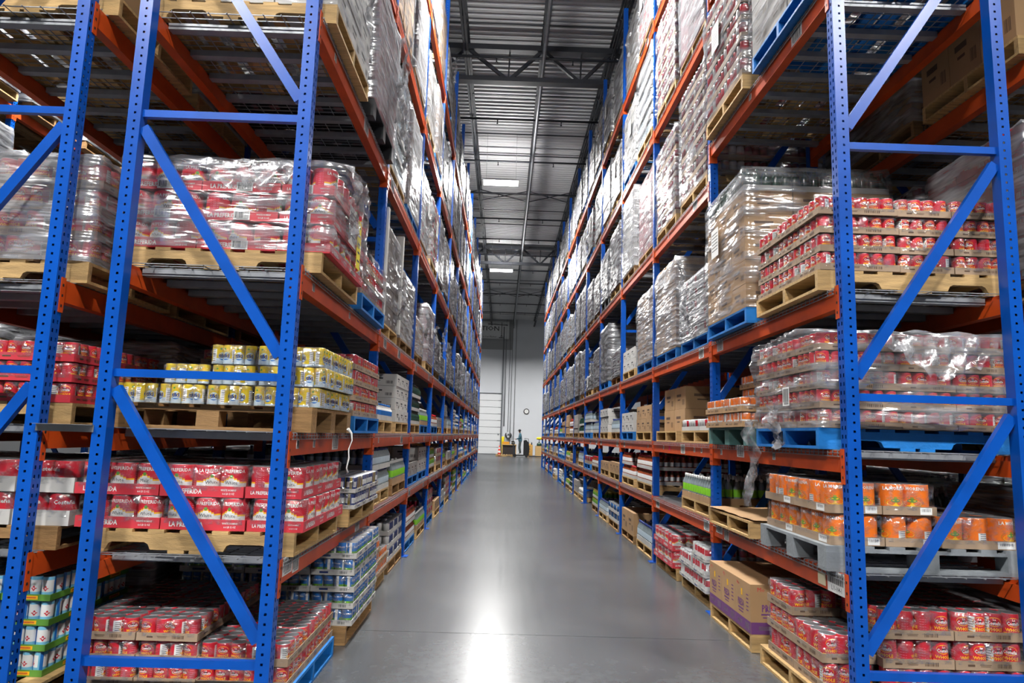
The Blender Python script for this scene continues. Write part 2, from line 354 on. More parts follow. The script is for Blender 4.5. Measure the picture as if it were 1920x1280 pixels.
# ------------------------------------------------------------------ high-bay lamps
LENS = emit('lamp_lens', (1, 0.99, 0.97, 1), 40.0)
def lamp(x, y, label, with_fill=False):
    z = ZC(y) - 1.6
    root = obj('high_bay_lamp', None, loc=(x, y, z), label=label, cat='lamp', group='high-bay lamps over the aisles')
    q = MB(); q.prism([(-0.53, 0.03), (0.53, 0.03), (0.48, 0.08), (-0.48, 0.08)], 'y', -0.2, 0.2, WHITE); obj('housing', q.mesh('housing'), root)
    q = MB(); q.box((-0.52, -0.19, 0.0), (0.52, 0.19, 0.028), LENS); obj('lens', q.mesh('lens'), root)
    for sx in (-0.45, 0.45):
        q = MB(); q.bar((sx, 0, 0.08), (sx, 0, 1.602), 0.008, 0.008, GALV); obj('hanger_wire', q.mesh('hanger_wire'), root)
    ld = bpy.data.lights.new('lamp_light', 'AREA'); ld.shape = 'RECTANGLE'; ld.size = 1.04; ld.size_y = 0.36; ld.energy = LAMP_W; ld.spread = R(158); ld.color = LAMP_COL
    obj('lamp_light', ld, root, loc=(0, 0, -0.01))
    for e in (-1, 1) if with_fill else ():
        up = bpy.data.lights.new('ceiling_fill_light', 'AREA'); up.shape = 'RECTANGLE'; up.size = 1.0; up.size_y = 0.06; up.energy = LAMP_W * CEIL_FILL; up.color = LAMP_COL  # fill light added at each lamp end, aimed up at the roof deck
        uo = obj('ceiling_fill_light', up, root, loc=(0, e * 0.23, 0.07)); uo.rotation_euler = (R(e * 104), 0, 0)
    return root
for i, y in enumerate([-2.5, 8.7, 19.9, 31.1]):
    lamp(-0.28, y, ['high-bay lamp over the viewer', 'high-bay lamp above the near end of the aisle', 'glowing high-bay lamp over the middle of the aisle, larger', 'glowing high-bay lamp over the far end of the aisle, smaller'][i], True)
for sx, nm in ((-5.25, 'left'), (6.05, 'right')):
    for i, y in enumerate([-2.5, 8.7, 25.5]):
        lamp(sx, y, 'high-bay lamp over the neighbouring aisle, %s side, %s' % (nm, ['added beside the viewer', 'near', 'farther'][i]))  # the unseen pair beside the viewer is added to light the rack fronts
for sx, nm in ((-3.5, 'dock door'), (4.5, 'plywood crate')): lamp(sx, 47.0, 'added unseen high-bay lamp brightening the end wall, on the side of the %s' % nm)  # extra lamps hidden behind the racks, added to brighten the end wall

# ------------------------------------------------------------------ pallet racks
def post_mesh():
    q = MB(); k = q.m(BLUE); n = int(PH / 0.0508)
    def strip(o, du, L, cols, hw, hh, off):
        # a face o + du*u + z, with columns of holes
        P = lambda u, z: (o[0] + du[0] * u, o[1] + du[1] * u, z)
        edges = [0.0]
        for c in cols: edges += [c - hw / 2, c + hw / 2]
        edges.append(L)
        for i in range(0, len(edges), 2): q.quad([P(edges[i], 0), P(edges[i + 1], 0), P(edges[i + 1], PH), P(edges[i], PH)], BLUE)
        for i in range(1, len(edges) - 1, 2):
            a, b = edges[i], edges[i + 1]; z = 0.0
            for j in range(n):
                zc = 0.06 + off + j * 0.0508
                if zc + hh / 2 > PH: break
                q.quad([P(a, z), P(b, z), P(b, zc - hh / 2), P(a, zc - hh / 2)], BLUE); z = zc + hh / 2
            q.quad([P(a, z), P(b, z), P(b, PH), P(a, PH)], BLUE)
    strip((0, PW), (0, -1), PW, (0.02, 0.056), 0.012, 0.022, 0.02)      # aisle face
    strip((0, 0), (1, 0), PW, (0.042,), 0.0135, 0.0135, 0.0)             # side faces
    strip((PW, PW), (-1, 0), PW, (PW - 0.042,), 0.0135, 0.0135, 0.0)
    q.quad([(PW, 0, 0), (PW, PW, 0), (PW, PW, PH), (PW, 0, PH)], BLUE)
    q.quad([(0, 0, PH), (PW, 0, PH), (PW, PW, PH), (0, PW, PH)], BLUE)
    return q.mesh('post')
POST = post_mesh()
q = MB(); q.box((-0.05, -0.035, 0), (0.11, 0.111, 0.008), BLUE); FOOT = q.mesh('foot_plate')
q = MB(); q.box((0, 0.02, -0.022), (FD - 2 * PW, 0.056, 0.022), BLUE); HBR = q.mesh('horizontal_brace')
def diag_mesh():
    q = MB(); q.bar((FD - PW - 0.01, 0.038, 1.524 - 0.075), (PW + 0.005, 0.038, 0.12), 0.036, 0.062, BLUE); return q.mesh('diagonal_brace')
DIAG = diag_mesh()
def frame(row, n, y, xf, s, label, group):
    """s=+1: the aisle is on the -x side"""
    root = obj('upright_frame', None, loc=(xf, y, 0), rz=0 if s > 0 else math.pi, label=label, cat='rack frame', group=group)
    if s < 0: root.location.y = y + PW
    obj('post', POST, root); obj('post', POST, root, (FD, PW, 0), math.pi)
    obj('foot_plate', FOOT, root); obj('foot_plate', FOOT, root, (FD, PW, 0), math.pi)
    for i in range(7):
        z = 0.30 + 1.5345 * i
        if z > PH - 0.2: break
        obj('horizontal_brace', HBR, root, (PW, 0, z))
        if i < 6 and z + 1.5 < PH + 0.1: obj('diagonal_brace', DIAG, root, (0, 0, z))
    return root
BH = 0.125
def beam_mesh():
    q = MB(); q.prism([(0.004, 0), (0.004, -BH), (0.068, -BH), (0.068, -0.03), (0.045, -0.03), (0.045, 0)], 'y', 0, CLEAR - 0.008, ORANGE); return q.mesh('beam_bar')
BEAM = beam_mesh()
def conn_mesh(e):
    q = MB(); L = CLEAR - 0.008
    y0 = -0.004 if e == 0 else L
    q.box((0.0, y0, -0.19), (0.07, y0 + 0.004, 0.012), ORANGE)
    y1, y2 = (-0.04, 0.0) if e == 0 else (L, L + 0.04)
    q.box((-0.006, y1, -0.19), (-0.001, y2, 0.012), ORANGE)
    return q.mesh('beam_connector')
CONN = [conn_mesh(0), conn_mesh(1)]
q = MB()
for dz in (0.0, 0.05, 0.1): q.lathe([(0.007, 0), (0.007, 0.004)], 6, BLACK, (0, 0, 0)) if False else q.box((-0.0075, -0.006, -0.16 + dz * 1.2), (-0.006, 0.006, -0.145 + dz * 1.2), BLACK)
PINS = q.mesh('rivet')
def beam(x, y, z, s, label, group, stickers=()):
    root = obj('load_beam', None, loc=(x, y + 0.004, z), rz=0 if s > 0 else math.pi, label=label, cat='rack beam', group=group)
    if s < 0: root.location.y = y + CLEAR - 0.004
    obj('beam_bar', BEAM, root)
    for e in (0, 1):
        c = obj('beam_connector', CONN[e], root)
        obj('rivet', PINS, c, (0, -0.022 if e == 0 else CLEAR - 0.008 + 0.022, 0), kind='stuff')
    for (u, dz, me) in stickers:       # u metres from the near end of the beam
        yy = u if s > 0 else CLEAR - 0.008 - u
        obj('shelf_label', me, root, (0.0035, yy, -0.062 + dz), label='white barcode label')
    return root
def barcode(w, h, txt=None, seed=1):
    """label plate lying in the y-z plane, print facing -x"""
    q = MB(); q.box((-0.0015, -w / 2, -h / 2), (0, w / 2, h / 2), PAPER); r = random.Random(seed)
    y = -w * 0.42
    while y < w * 0.42:
        t = r.choice((0.003, 0.005, 0.007)) * w / 0.15
        z0 = -h * 0.08 if txt else -h * 0.3
        q.quad([(-0.002, y, z0), (-0.002, y + t, z0), (-0.002, y + t, h * 0.42), (-0.002, y, h * 0.42)], INK); y += t + r.choice((0.003, 0.005, 0.006)) * w / 0.15
    if txt: q.text(txt, h * 0.22, INK, lambda a, b: (-0.002, -a - w * 0.04, b - h * 0.27), bold=0.01, wide=0.8)
    else:
        for zz in (-0.36, -0.42): q.quad([(-0.002, -w * 0.4, h * zz), (-0.002, w * 0.3, h * zz), (-0.002, w * 0.3, h * (zz + 0.03)), (-0.002, -w * 0.4, h * (zz + 0.03))], INK)
    return q.mesh('shelf_label')
LBL = [barcode(0.17, 0.1, None, 3), barcode(0.12, 0.09, None, 5), barcode(0.05, 0.05, None, 8)]
LBL_MAIN = barcode(0.21, 0.125, 'L11-104-1', 11)
q = MB(); q.box((-0.0015, -0.05, -0.035), (0, 0.05, 0.035), mat('cream_sticker', srgb(226, 214, 180), 0.6)); LBL_CREAM = q.mesh('shelf_label')
q = MB(); q.box((-0.0015, -0.035, -0.03), (0, 0.035, 0.03), mat('magenta_sticker', srgb(214, 30, 110), 0.6)); LBL_PINK = q.mesh('shelf_label')
def deck_mesh():
    q = MB(); W = 1.2; n = 20
    for i in range(n):
        y = 0.02 + i * (W - 0.04) / (n - 1)
        q.bar((-0.006, y, 0.004), (FD + 0.006, y, 0.004), 0.005, 0.005, GALV)
        q.bar((-0.006, y, 0.004), (-0.006, y, -0.034), 0.005, 0.005, GALV)
    for i in range(10):
        x = 0.03 + i * (FD - 0.06) / 9
        q.bar((x, 0.0, 0.0), (x, W, 0.0), 0.005, 0.005, GALV)
    for z in (-0.012, -0.032): q.bar((-0.008, 0, z), (-0.008, W, z), 0.005, 0.005, GALV)
    return q.mesh('wire_mesh')
WIRE = deck_mesh()
q = MB(); q.box((0.069, -0.03, -0.046), (FD - 0.069, 0.03, -0.005), GALV); CHAN = q.mesh('support_channel')
def deck(x, y, z, s, label, group):
    root = obj('wire_deck', None, loc=(x, y, z), rz=0 if s > 0 else math.pi, label=label, cat='rack deck', group=group)
    if s < 0: root.location.y = y + 1.2
    obj('wire_mesh', WIRE, root, kind='stuff')
    for i in range(4): obj('support_channel', CHAN, root, (0, 0.15 + 0.3 * i, 0))
    return root
LEV = {'L': [0, 0.83, 1.525, 2.48, 4.07, 5.78, 7.5], 'R': [0, 0.82, 1.522, 2.489, 4.10, 5.80, 7.46]}
def level(row, bay, lv):
    if row in ('R',) and bay == 0 and lv == 4: return 4.47
    if row in ('R',) and bay == 0 and lv == 5: return 6.11
    if row == 'LB' and lv == 3: return 2.36
    return LEV[row[0]][lv]
GAP = 0.296
ROWS = {'L': (XL, YL, -1, 'left rack', NB), 'R': (XR, YR, 1, 'right rack', NB),
        'LB': (XL - FD - GAP - FD, YL, 1, 'outer-left rack', 5), 'RB': (XR + FD + GAP + FD, YR, -1, 'outer-right rack', 5),
        'LC': (XL - FD - GAP - FD - 3.17, YL, -1, 'far-left rack', 5), 'RC': (XR + FD + GAP + FD + 3.17, YR, 1, 'far-right rack', 5)}
STICK = {('R', 0, 1): [(0.12, 0, LBL_MAIN), (0.30, -0.012, LBL_CREAM), (2.28, 0.03, LBL[0]), (2.08, -0.01, LBL[1])],
         ('R', 0, 2): [(1.0, 0, LBL[2]), (1.7, 0.02, LBL[0]), (2.2, 0, LBL[2])], ('R', 0, 3): [(2.2, 0, LBL[0])],
         ('L', 0, 1): [(0.12, 0.02, LBL[0]), (0.28, 0.0, LBL[1]), (2.0, 0.0, LBL[0])], ('L', 0, 2): [(1.05, 0, LBL[0]), (0.15, 0.0, LBL[2]), (0.5, 0, LBL[2])],
         ('R', 1, 1): [(0.15, 0, LBL[0]), (2.2, 0, LBL[0])], ('R', 1, 2): [(0.3, 0, LBL[2]), (0.55, 0, LBL[2]), (1.0, 0, LBL[0]), (1.6, 0, LBL_PINK), (1.9, 0, LBL[2])]}
for row, (xf, y0, s, rname, nb) in ROWS.items():
    back = len(row) == 2
    for n in range(nb + 1):
        if back and not sees([(xx, y0 + n * BAY, zz) for xx in (xf, xf + s * FD) for zz in (0, PH)], 30): continue
        frame(row, n, y0 + n * BAY, xf, s, 'blue perforated upright frame, %s from the camera, %s' % (ORD[n], rname), 'blue upright frames, ' + rname)
    for n in range(nb):
        y = y0 + n * BAY + PW
        for lv in range(1, 7 if not back else 6 if row == 'LC' else 5):
            z = level(row, n, lv)
            xa = xf; xe = xf + s * FD
            box = [(xx, yy, z) for xx in (xa, xe) for yy in (y, y + CLEAR)]
            if not sees(box, 260): continue
            st = list(STICK.get((row, n, lv), [])) if not back else []
            if not st and not back and rnd.random() < 0.8: st = [(rnd.uniform(0.2, 0.5), 0, rnd.choice(LBL)), (rnd.uniform(1.2, 2.2), 0, rnd.choice(LBL))]
            where = '%s of %s bay, %s' % (SHELF[lv], ORD[n], rname)
            beam(xa, y, z, s, 'orange load beam, %s side, %s' % ('aisle' if not back else 'outer', where), 'orange load beams, ' + rname, st)
            beam(xe, y, z, -s, 'orange load beam, %s side, %s' % ('rear' if not back else 'flue', where), 'orange load beams, ' + rname)
            if row[-1] == 'C' or (back and n > 1): continue
            for h, yy in ((0, y + 0.014), (1, y + CLEAR - 1.214)):
                deck(xa, yy, z, s, 'wire deck, %s half of %s' % (('near', 'far')[h], where), 'wire decks, ' + rname)
# row spacer between the back-to-back frames
for n, z in ((0, 1.52), (1, 1.52), (0, 4.9)):
    q = MB(); q.box((XL - FD - GAP - 0.01, -0.004, -0.02), (XL - FD + 0.01, 0.0, 0.02), GALV); q.box((XL - FD - GAP - 0.01, -0.04, 0.018), (XL - FD + 0.01, 0.0, 0.02), GALV)
    obj('row_spacer', q.mesh('row_spacer'), loc=(0, YL + n * BAY - 0.002, z), label='galvanised row spacer joining the back-to-back left frames, %s at %s' % (ORD[n] + ' frame', 'waist height' if z < 2 else 'upper level'), cat='rack spacer')
# ------------------------------------------------------------------ pallets
def board(lx, ly, lz, mt, name):
    q = MB(); q.box((-lx / 2, -ly / 2, 0), (lx / 2, ly / 2, lz), mt); return q.mesh(name)
def notched(mt):
    pts = [(-0.6, 0)]
    for c in (-0.33, 0.33): pts += [(c - 0.125, 0), (c - 0.11, 0.03), (c - 0.09, 0.04), (c + 0.09, 0.04), (c + 0.11, 0.03), (c + 0.125, 0)]
    pts += [(0.6, 0), (0.6, 0.092), (-0.6, 0.092)]
    q = MB(); n = len(pts); k = q.m(mt)
    # side faces triangulated in columns so the notches stay open
    xs = sorted(set(p[0] for p in pts))
    def low(x):
        for c in (-0.33, 0.33):
            a = abs(x - c)
            if a <= 0.0901: return 0.04
            if a <= 0.1101: return 0.03
        return 0.0
    for y, rev in ((-0.019, False), (0.019, True)):
        for a, b in zip(xs, xs[1:]):
            f = [(a, y, low(a)), (b, y, low(b)), (b, y, 0.092), (a, y, 0.092)]; q.quad(f[::-1] if rev else f, mt)
    for a, b in zip(xs, xs[1:]): q.quad([(a, -0.019, low(a)), (a, 0.019, low(a)), (b, 0.019, low(b)), (b, -0.019, low(b))], mt)
    q.quad([(-0.6, -0.019, 0.092), (0.6, -0.019, 0.092), (0.6, 0.019, 0.092), (-0.6, 0.019, 0.092)], mt)
    for x, f in ((-0.6, 1), (0.6, -1)):
        e = [(x, 0.019, 0), (x, -0.019, 0), (x, -0.019, 0.092), (x, 0.019, 0.092)]; q.quad(e[::f], mt)
    return q.mesh('stringer')
PAL = {}
for nm, mt in (('wood', WOOD), ('aged', WOODD), ('blue', PBLUE), ('grey', PGREY), ('green', PGREEN), ('black', PBLACK), ('crate', WOODD)):
    PAL[nm] = dict(mt=mt, lead=board(0.14, 1.016, 0.018, mt, 'deck_board'), deckb=board(0.092, 1.016, 0.018, mt, 'deck_board'), string=notched(mt),
                   block=board(0.13, 0.11, 0.09, mt, 'block'), runner=board(1.2, 0.11, 0.018, mt, 'runner_board'))
def pal_spec(style):
    """(name, mesh key, position) of each piece; stringer pallets for wood, block pallets for the painted ones"""
    out = []
    if style in ('wood', 'aged', 'blue'):
        for y in (-0.489, 0, 0.489): out.append(('stringer', 'string', (0, y, 0.018)))
        for x in (-0.53, 0.53): out.append(('bottom_board', 'lead', (x, 0, 0)))
        for x in (-0.06, 0.06): out.append(('bottom_board', 'deckb', (x * 1.0, 0, 0)))
        for x in (-0.53, 0.53): out.append(('deck_board', 'lead', (x, 0, 0.1102)))
        for x in (-0.36, -0.18, 0, 0.18, 0.36): out.append(('deck_board', 'deckb', (x, 0, 0.1102)))
    else:
        for y in (-0.453, 0, 0.453):
            for x in (-0.535, 0, 0.535): out.append(('block', 'block', (x, y, 0.018)))
            out.append(('bottom_board', 'runner', (0, y, 0)))
            out.append(('stringer_board', 'runner', (0, y, 0.1082)))
        for x in (-0.53, 0.53): out.append(('deck_board', 'lead', (x, 0, 0.1264)))
        for x in (-0.36, -0.18, 0, 0.18, 0.36): out.append(('deck_board', 'deckb', (x, 0, 0.1264)))
    return out
PALH = lambda style: 0.1285 if style in ('wood', 'aged', 'blue') else 0.1447
PJOIN = {}
def pal_joined(style):
    if style not in PJOIN:
        q = MB(); mt = PAL[style]['mt']
        dims = dict(lead=(0.14, 1.016, 0.018), deckb=(0.092, 1.016, 0.018), string=(1.2, 0.038, 0.092), block=(0.13, 0.11, 0.09), runner=(1.2, 0.11, 0.018))
        for _, key, p in pal_spec(style):
            d = dims[key]; q.box((p[0] - d[0] / 2, p[1] - d[1] / 2, p[2]), (p[0] + d[0] / 2, p[1] + d[1] / 2, p[2] + d[2]), mt)
        PJOIN[style] = q.mesh('pallet')
    return PJOIN[style]
PNAME = dict(wood='pale wooden pallet', aged='aged brown wooden pallet', blue='blue painted pallet', grey='grey painted pallet', green='green painted pallet', black='black plastic pallet', crate='brown block pallet')
SV = {'L': -1, 'LB': -1, 'LC': -1, 'R': 1, 'RB': 1, 'RC': 1}
def WH(row, bay, half, lv):
    return '%s-bay %s pallet, %s, %s' % (ORD[bay], ('near', 'far')[half], SHELF[lv] if lv else 'floor level', ROWS[row][3])
def spot(row, bay, half, lv, du=0.0, dy=0.0):
    xf, y0, s, _, _ = ROWS[row]
    yc = y0 + bay * BAY + PW + (0.60 if half == 0 else CLEAR - 0.60) + dy
    return Vector((xf + s * (0.535 + du), yc, level(row, bay, lv) + (0.007 if lv else 0.0015)))
PROOT = {}
def pallet(row, bay, half, lv, style, du=0.0, dy=0.0, rz=0.0, parts=None):
    """puts a pallet in its place and gives back the point on top of its deck"""
    p = spot(row, bay, half, lv, du, dy)
    det = (bay <= 2 and len(row) == 1) or (bay == 0) if parts is None else parts
    lab = '%s under the %s' % (PNAME[style], WH(row, bay, half, lv).replace(' pallet', ' load'))
    if det:
        root = obj('wooden_pallet' if style in ('wood', 'aged', 'crate') else 'plastic_pallet' if style == 'black' else 'painted_pallet', None, loc=p, rz=rz, label=lab, cat='pallet', group='pallets, ' + ROWS[row][3])
        PROOT[(row, bay, half, lv)] = root
        for nm, key, q in pal_spec(style): obj(nm, PAL[style][key], root, q)
    else:
        obj('wooden_pallet' if style in ('wood', 'aged', 'crate') else 'plastic_pallet' if style == 'black' else 'painted_pallet', pal_joined(style), loc=p, rz=rz, label=lab, cat='pallet', group='pallets, ' + ROWS[row][3])
    return p + Vector((0, 0, PALH(style) + 0.001))
def bag_mesh(w, d, h, seed, mt, amp, billow):
    """loose bag of film round a load; billow pushes the upper part out to +x or -x"""
    q = MB(); nx, ny, nz = 18, 16, 18; k = q.m(mt); ring = []
    for i in range(nx): ring.append((-w / 2 + w * i / nx, -d / 2, 0, -1))
    for i in range(ny): ring.append((w / 2, -d / 2 + d * i / ny, 1, 0))
    for i in range(nx): ring.append((w / 2 - w * i / nx, d / 2, 0, 1))
    for i in range(ny): ring.append((-w / 2, d / 2 - d * i / ny, -1, 0))
    n = len(ring); c = 0.0
    for j in range(nz + 4):
        z = min(1.0, j / nz); ins = max(0, j - nz) * 0.28
        for x, y, ax, ay in ring:
            e = amp * wob(x * 2.0, y * 2.0 + z * 1.6, z * 2.2, seed) + amp * 0.6 * wob(x * 5, y * 5 + z * 3, z * 5 + x * 4, seed * 1.9) + amp * 0.7
            bl = abs(billow) * max(0.0, z - 0.35) ** 1.5 * (ax * billow > 0) * (0.6 + 0.6 * math.sin(y * 4 + seed))
            xx, yy = (x + ax * (e + bl)) * (1 - ins), (y + ay * e) * (1 - ins)
            q.v.append((xx, yy, z * h + (amp * 0.9 * wob(x * 4 + ins, y * 4, 0.3, seed * 2.3) * (z > 0.85)) + (0.012 if ins else 0)))
    for j in range(nz + 3):
        for i in range(n): q.f.append((j * n + i, j * n + (i + 1) % n, (j + 1) * n + (i + 1) % n, (j + 1) * n + i)); q.mi.append(k); q.sm.append(True)
    return q.mesh('stretch_film')
# ------------------------------------------------------------------ cans
def can_mesh(r, h, pick, deco=None, n=24, lid=TIN, name='can', bands=(0.06, 0.2, 0.35, 0.45, 0.5, 0.55, 0.7, 0.85, 0.94)):
    """pick(angle from the front, height fraction) -> material; front faces -y"""
    q = MB(); zs = [0.0, 0.015] + list(bands) + [0.985, 1.0]
    rs = [r * 0.97, r * 0.985] + [r] * len(bands) + [r * 0.985, r * 0.97]
    b = 0
    for rr, z in zip(rs, zs):
        for i in range(n):
            a = -math.pi / 2 + 2 * math.pi * i / n; q.v.append((rr * math.cos(a), rr * math.sin(a), z * h))
    for k in range(len(zs) - 1):
        zm = (zs[k] + zs[k + 1]) / 2
        for i in range(n):
            j = (i + 1) % n; ang = (360.0 * (i + 0.5) / n + 180) % 360 - 180
            mt = lid if (k == 0 or k >= len(zs) - 2) else pick(ang, zm)
            q.f.append((k * n + i, k * n + j, (k + 1) * n + j, (k + 1) * n + i)); q.mi.append(q.m(mt)); q.sm.append(True)
    e = (len(zs) - 1) * n; t = len(q.v)
    for i in range(n):
        a = -math.pi / 2 + 2 * math.pi * i / n; q.v.append((rs[-1] * 0.92 * math.cos(a), rs[-1] * 0.92 * math.sin(a), h - 0.003))
    for i in range(n):
        j = (i + 1) % n; q.f.append((e + i, e + j, t + j, t + i)); q.mi.append(q.m(lid)); q.sm.append(False)
    q.f.append(tuple(t + i for i in range(n))); q.mi.append(q.m(lid)); q.sm.append(False)
    if deco: deco(q, r, h)
    return q.mesh(name)
def wrapf(r, h, ang, z, off=0.0006):
    return lambda x, y: ((r + off) * math.cos(R(ang - 90) + x / r), (r + off) * math.sin(R(ang - 90) + x / r), z * h + y)
def blob(q, r, h, ang, z, w, hh, mt, off=0.0004, n=16, p=2.0):
    f = wrapf(r, h, ang, z, off); pts = []
    for i in range(n):
        a = 2 * math.pi * i / n; c, s = math.cos(a), math.sin(a)
        pts.append(f(w / 2 * abs(c) ** (2 / p) * (1 if c > 0 else -1), hh / 2 * abs(s) ** (2 / p) * (1 if s > 0 else -1)))
    cx = len(q.v); q.v.append(tuple(f(0, 0))); b = len(q.v); q.v += pts; k = q.m(mt)
    for i in range(n): q.f.append((cx, b + i, b + (i + 1) % n)); q.mi.append(k); q.sm.append(True)
def lines(q, r, h, ang, z0, z1, w, mt, n=5):
    for i in range(n):
        z = z0 + (z1 - z0) * i / (n - 1)
        f = wrapf(r, h, ang, z, 0.0005); q.quad([f(-w / 2, 0), f(0, 0), f(0, 0.003), f(-w / 2, 0.003)], mt); q.quad([f(0, 0), f(w / 2, 0), f(w / 2, 0.003), f(0, 0.003)], mt)
def bean_pick(a, z):
    if 96 < abs(a) < 150 and 0.12 < z < 0.8 and a > 0: return WHITE
    return RED
def bean_deco(q, r, h):
    for ang in (0, 180):
        blob(q, r, h, ang, 0.68, r * 1.5, h * 0.34, YTXT, 0.0003); blob(q, r, h, ang, 0.68, r * 1.4, h * 0.29, RED, 0.0005)
        blob(q, r, h, ang, 0.64, r * 1.46, h * 0.15, INK, 0.0006, p=3)
        q.text('Costeña', h * 0.12, WHITE, wrapf(r, h, ang, 0.64, 0.0008), bold=0.03, wide=0.78); q.text('La', h * 0.08, WHITE, wrapf(r, h, ang, 0.77, 0.0008), bold=0.02)
        q.text('WHOLE', h * 0.11, YTXT, wrapf(r, h, ang, 0.41, 0.0008), bold=0.03); q.text('PINTO BEANS', h * 0.11, YTXT, wrapf(r, h, ang, 0.26, 0.0008), bold=0.03, wide=0.72)
    lines(q, r, h, 122, 0.2, 0.74, r * 0.62, INK, 7); lines(q, r, h, -100, 0.25, 0.7, r * 0.7, PINK, 6)
def hom_pick(a, z):
    a = abs(a); arch = 0.46 + 0.16 * max(0, math.cos(R(a * 2.2))) * (a < 41)
    a2 = abs(a - 180); arch = max(arch, 0.46 + 0.16 * max(0, math.cos(R(a2 * 2.2))) * (a2 < 41))
    if 70 < a < 112: return RED
    if z < arch - 0.03: return WHITE
    if z < arch + 0.025: return YTXT
    return RED
def hom_deco(q, r, h):
    for ang, t1, t2 in ((0, 'White', 'Hominy'), (180, 'Maíz', 'Pozole')):
        q.text('LA PREFERIDA', h * 0.105, WHITE, wrapf(r, h, ang, 0.82), bold=0.02, wide=0.9); blob(q, r, h, ang, 0.655, r * 0.26, r * 0.26, GREEN)
        q.text(t1, h * 0.11, INK, wrapf(r, h, ang, 0.45), bold=0.0); q.text(t2, h * 0.11, INK, wrapf(r, h, ang, 0.3))
        q.text('LA PREFERIDA', h * 0.05, RED, wrapf(r, h, ang, 0.12), bold=0.02)
    for a in (90, -90): lines(q, r, h, a, 0.3, 0.85, r * 0.62, PINK, 9)
def mor_pick(a, z): return WHITE if 82 < a < 118 and 0.1 < z < 0.5 else ORNG
def mor_deco(q, r, h):
    for ang in (0, 180):
        q.text('LA MORENA', h * 0.105, WHITE, wrapf(r, h, ang, 0.85), bold=0.025, wide=0.95)
        blob(q, r, h, ang, 0.4, r * 1.6, h * 0.34, OLIVE, 0.0004); blob(q, r, h, ang, 0.37, r * 1.3, h * 0.22, YTXT, 0.0006); blob(q, r, h, ang, 0.45, r * 0.7, h * 0.12, GREEN, 0.0008)
    lines(q, r, h, 100, 0.14, 0.46, r * 0.5, INK, 6)
PALEB = mat('pale_blue_print', srgb(196, 214, 226), 0.35, 0.2)
YCAN = mat('yellow_can_print', srgb(232, 202, 50), 0.3, 0.35, vary=0.06)
def tik_pick(a, z):
    if 65 < abs(a) < 112 and 0.1 < z < 0.78: return WHITE
    if z < 0.12: return PALEB
    if z < 0.3: return PALEB if abs(a) < 70 else YCAN
    return YCAN
def tik_deco(q, r, h):
    for ang in (0, 180):
        blob(q, r, h, ang, 0.42, r * 1.5, h * 0.42, LBLUE, 0.0003); blob(q, r, h, ang + 2, 0.45, r * 1.4, h * 0.36, PALEB, 0.0005)
        q.text('tiki', h * 0.2, NAVY, wrapf(r, h, ang, 0.45, 0.0008), bold=0.04, wide=1.0)
        blob(q, r, h, ang - 18, 0.8, r * 0.4, h * 0.1, GREEN, 0.0005); blob(q, r, h, ang + 14, 0.77, r * 0.4, h * 0.1, YTXT, 0.0005)
    for a in (88, -88): lines(q, r, h, a, 0.16, 0.72, r * 0.6, INK, 7)
def two(c1, c2, c3=None, lo=0.35, hi=0.8):
    def f(a, z):
        if c3 and 70 < abs(a) < 110: return c3
        return c2 if lo < z < hi and abs(a) < 75 or (lo < z < hi and abs(a) > 120) else c1
    return f
def txt_deco(s, mt, z=0.6, k=0.14, extra=None):
    def f(q, r, h):
        for ang in (0, 180): q.text(s, h * k, mt, wrapf(r, h, ang, z), bold=0.03)
        if extra: blob(q, r, h, 0, 0.3, r * 1.3, h * 0.3, extra); blob(q, r, h, 180, 0.3, r * 1.3, h * 0.3, extra)
    return f
CAN = {
    'bean': (0.0405, 0.113, can_mesh(0.0405, 0.113, bean_pick, bean_deco)),
    'beanL': (0.0505, 0.155, can_mesh(0.0505, 0.155, bean_pick, bean_deco)),
    'hominy': (0.0775, 0.178, can_mesh(0.0775, 0.178, hom_pick, hom_deco, n=32, bands=(0.1, 0.25, 0.4, 0.44, 0.49, 0.54, 0.59, 0.64, 0.68, 0.8, 0.94))),
    'morena': (0.0775, 0.178, can_mesh(0.0775, 0.178, mor_pick, mor_deco, n=28)),
    'tiki': (0.033, 0.116, can_mesh(0.033, 0.116, tik_pick, tik_deco, lid=GOLD, bands=(0.07, 0.12, 0.3, 0.42, 0.6, 0.78, 0.9))),
    'corn': (0.0385, 0.113, can_mesh(0.0385, 0.113, two(LBLUE, GREEN, WHITE, 0.1, 0.42), txt_deco('Del Monte', WHITE, 0.72, 0.1, LIME))),
    'navy': (0.0385, 0.113, can_mesh(0.0385, 0.113, two(NAVY, WHITE, GOLD, 0.3, 0.7), None)),
    'tomato': (0.0775, 0.178, can_mesh(0.0775, 0.178, two(RED, WHITE, None, 0.0, 0.42), txt_deco('Costeña', WHITE, 0.72, 0.13, YTXT), n=28)),
    'aqua': (0.033, 0.13, can_mesh(0.033, 0.13, two(TEALB, WHITE, LBLUE, 0.3, 0.8), txt_deco('o', RED, 0.55, 0.3))),
    'tang': (0.0385, 0.113, can_mesh(0.0385, 0.113, two(ORNG, WHITE, WHITE, 0.2, 0.5), None)),
    'whitered': (0.0385, 0.135, can_mesh(0.0385, 0.135, two(WHITE, RED, None, 0.45, 0.85), None)),
}
def tray_mesh(w, d, h, mt, deco=None, name='tray', t=0.004):
    q = MB(); a, b = w / 2, d / 2
    for lo, hi in (((-a, -b, 0), (a, -b + t, h)), ((-a, b - t, 0), (a, b, h)), ((-a, -b + t, 0), (-a + t, b - t, h)), ((a - t, -b + t, 0), (a, b - t, h))): q.box(lo, hi, mt)
    q.quad([(-a, -b, 0.001), (a, -b, 0.001), (a, b, 0.001), (-a, b, 0.001)], mt)
    if deco: deco(q, a, b, h)
    return q.mesh(name)
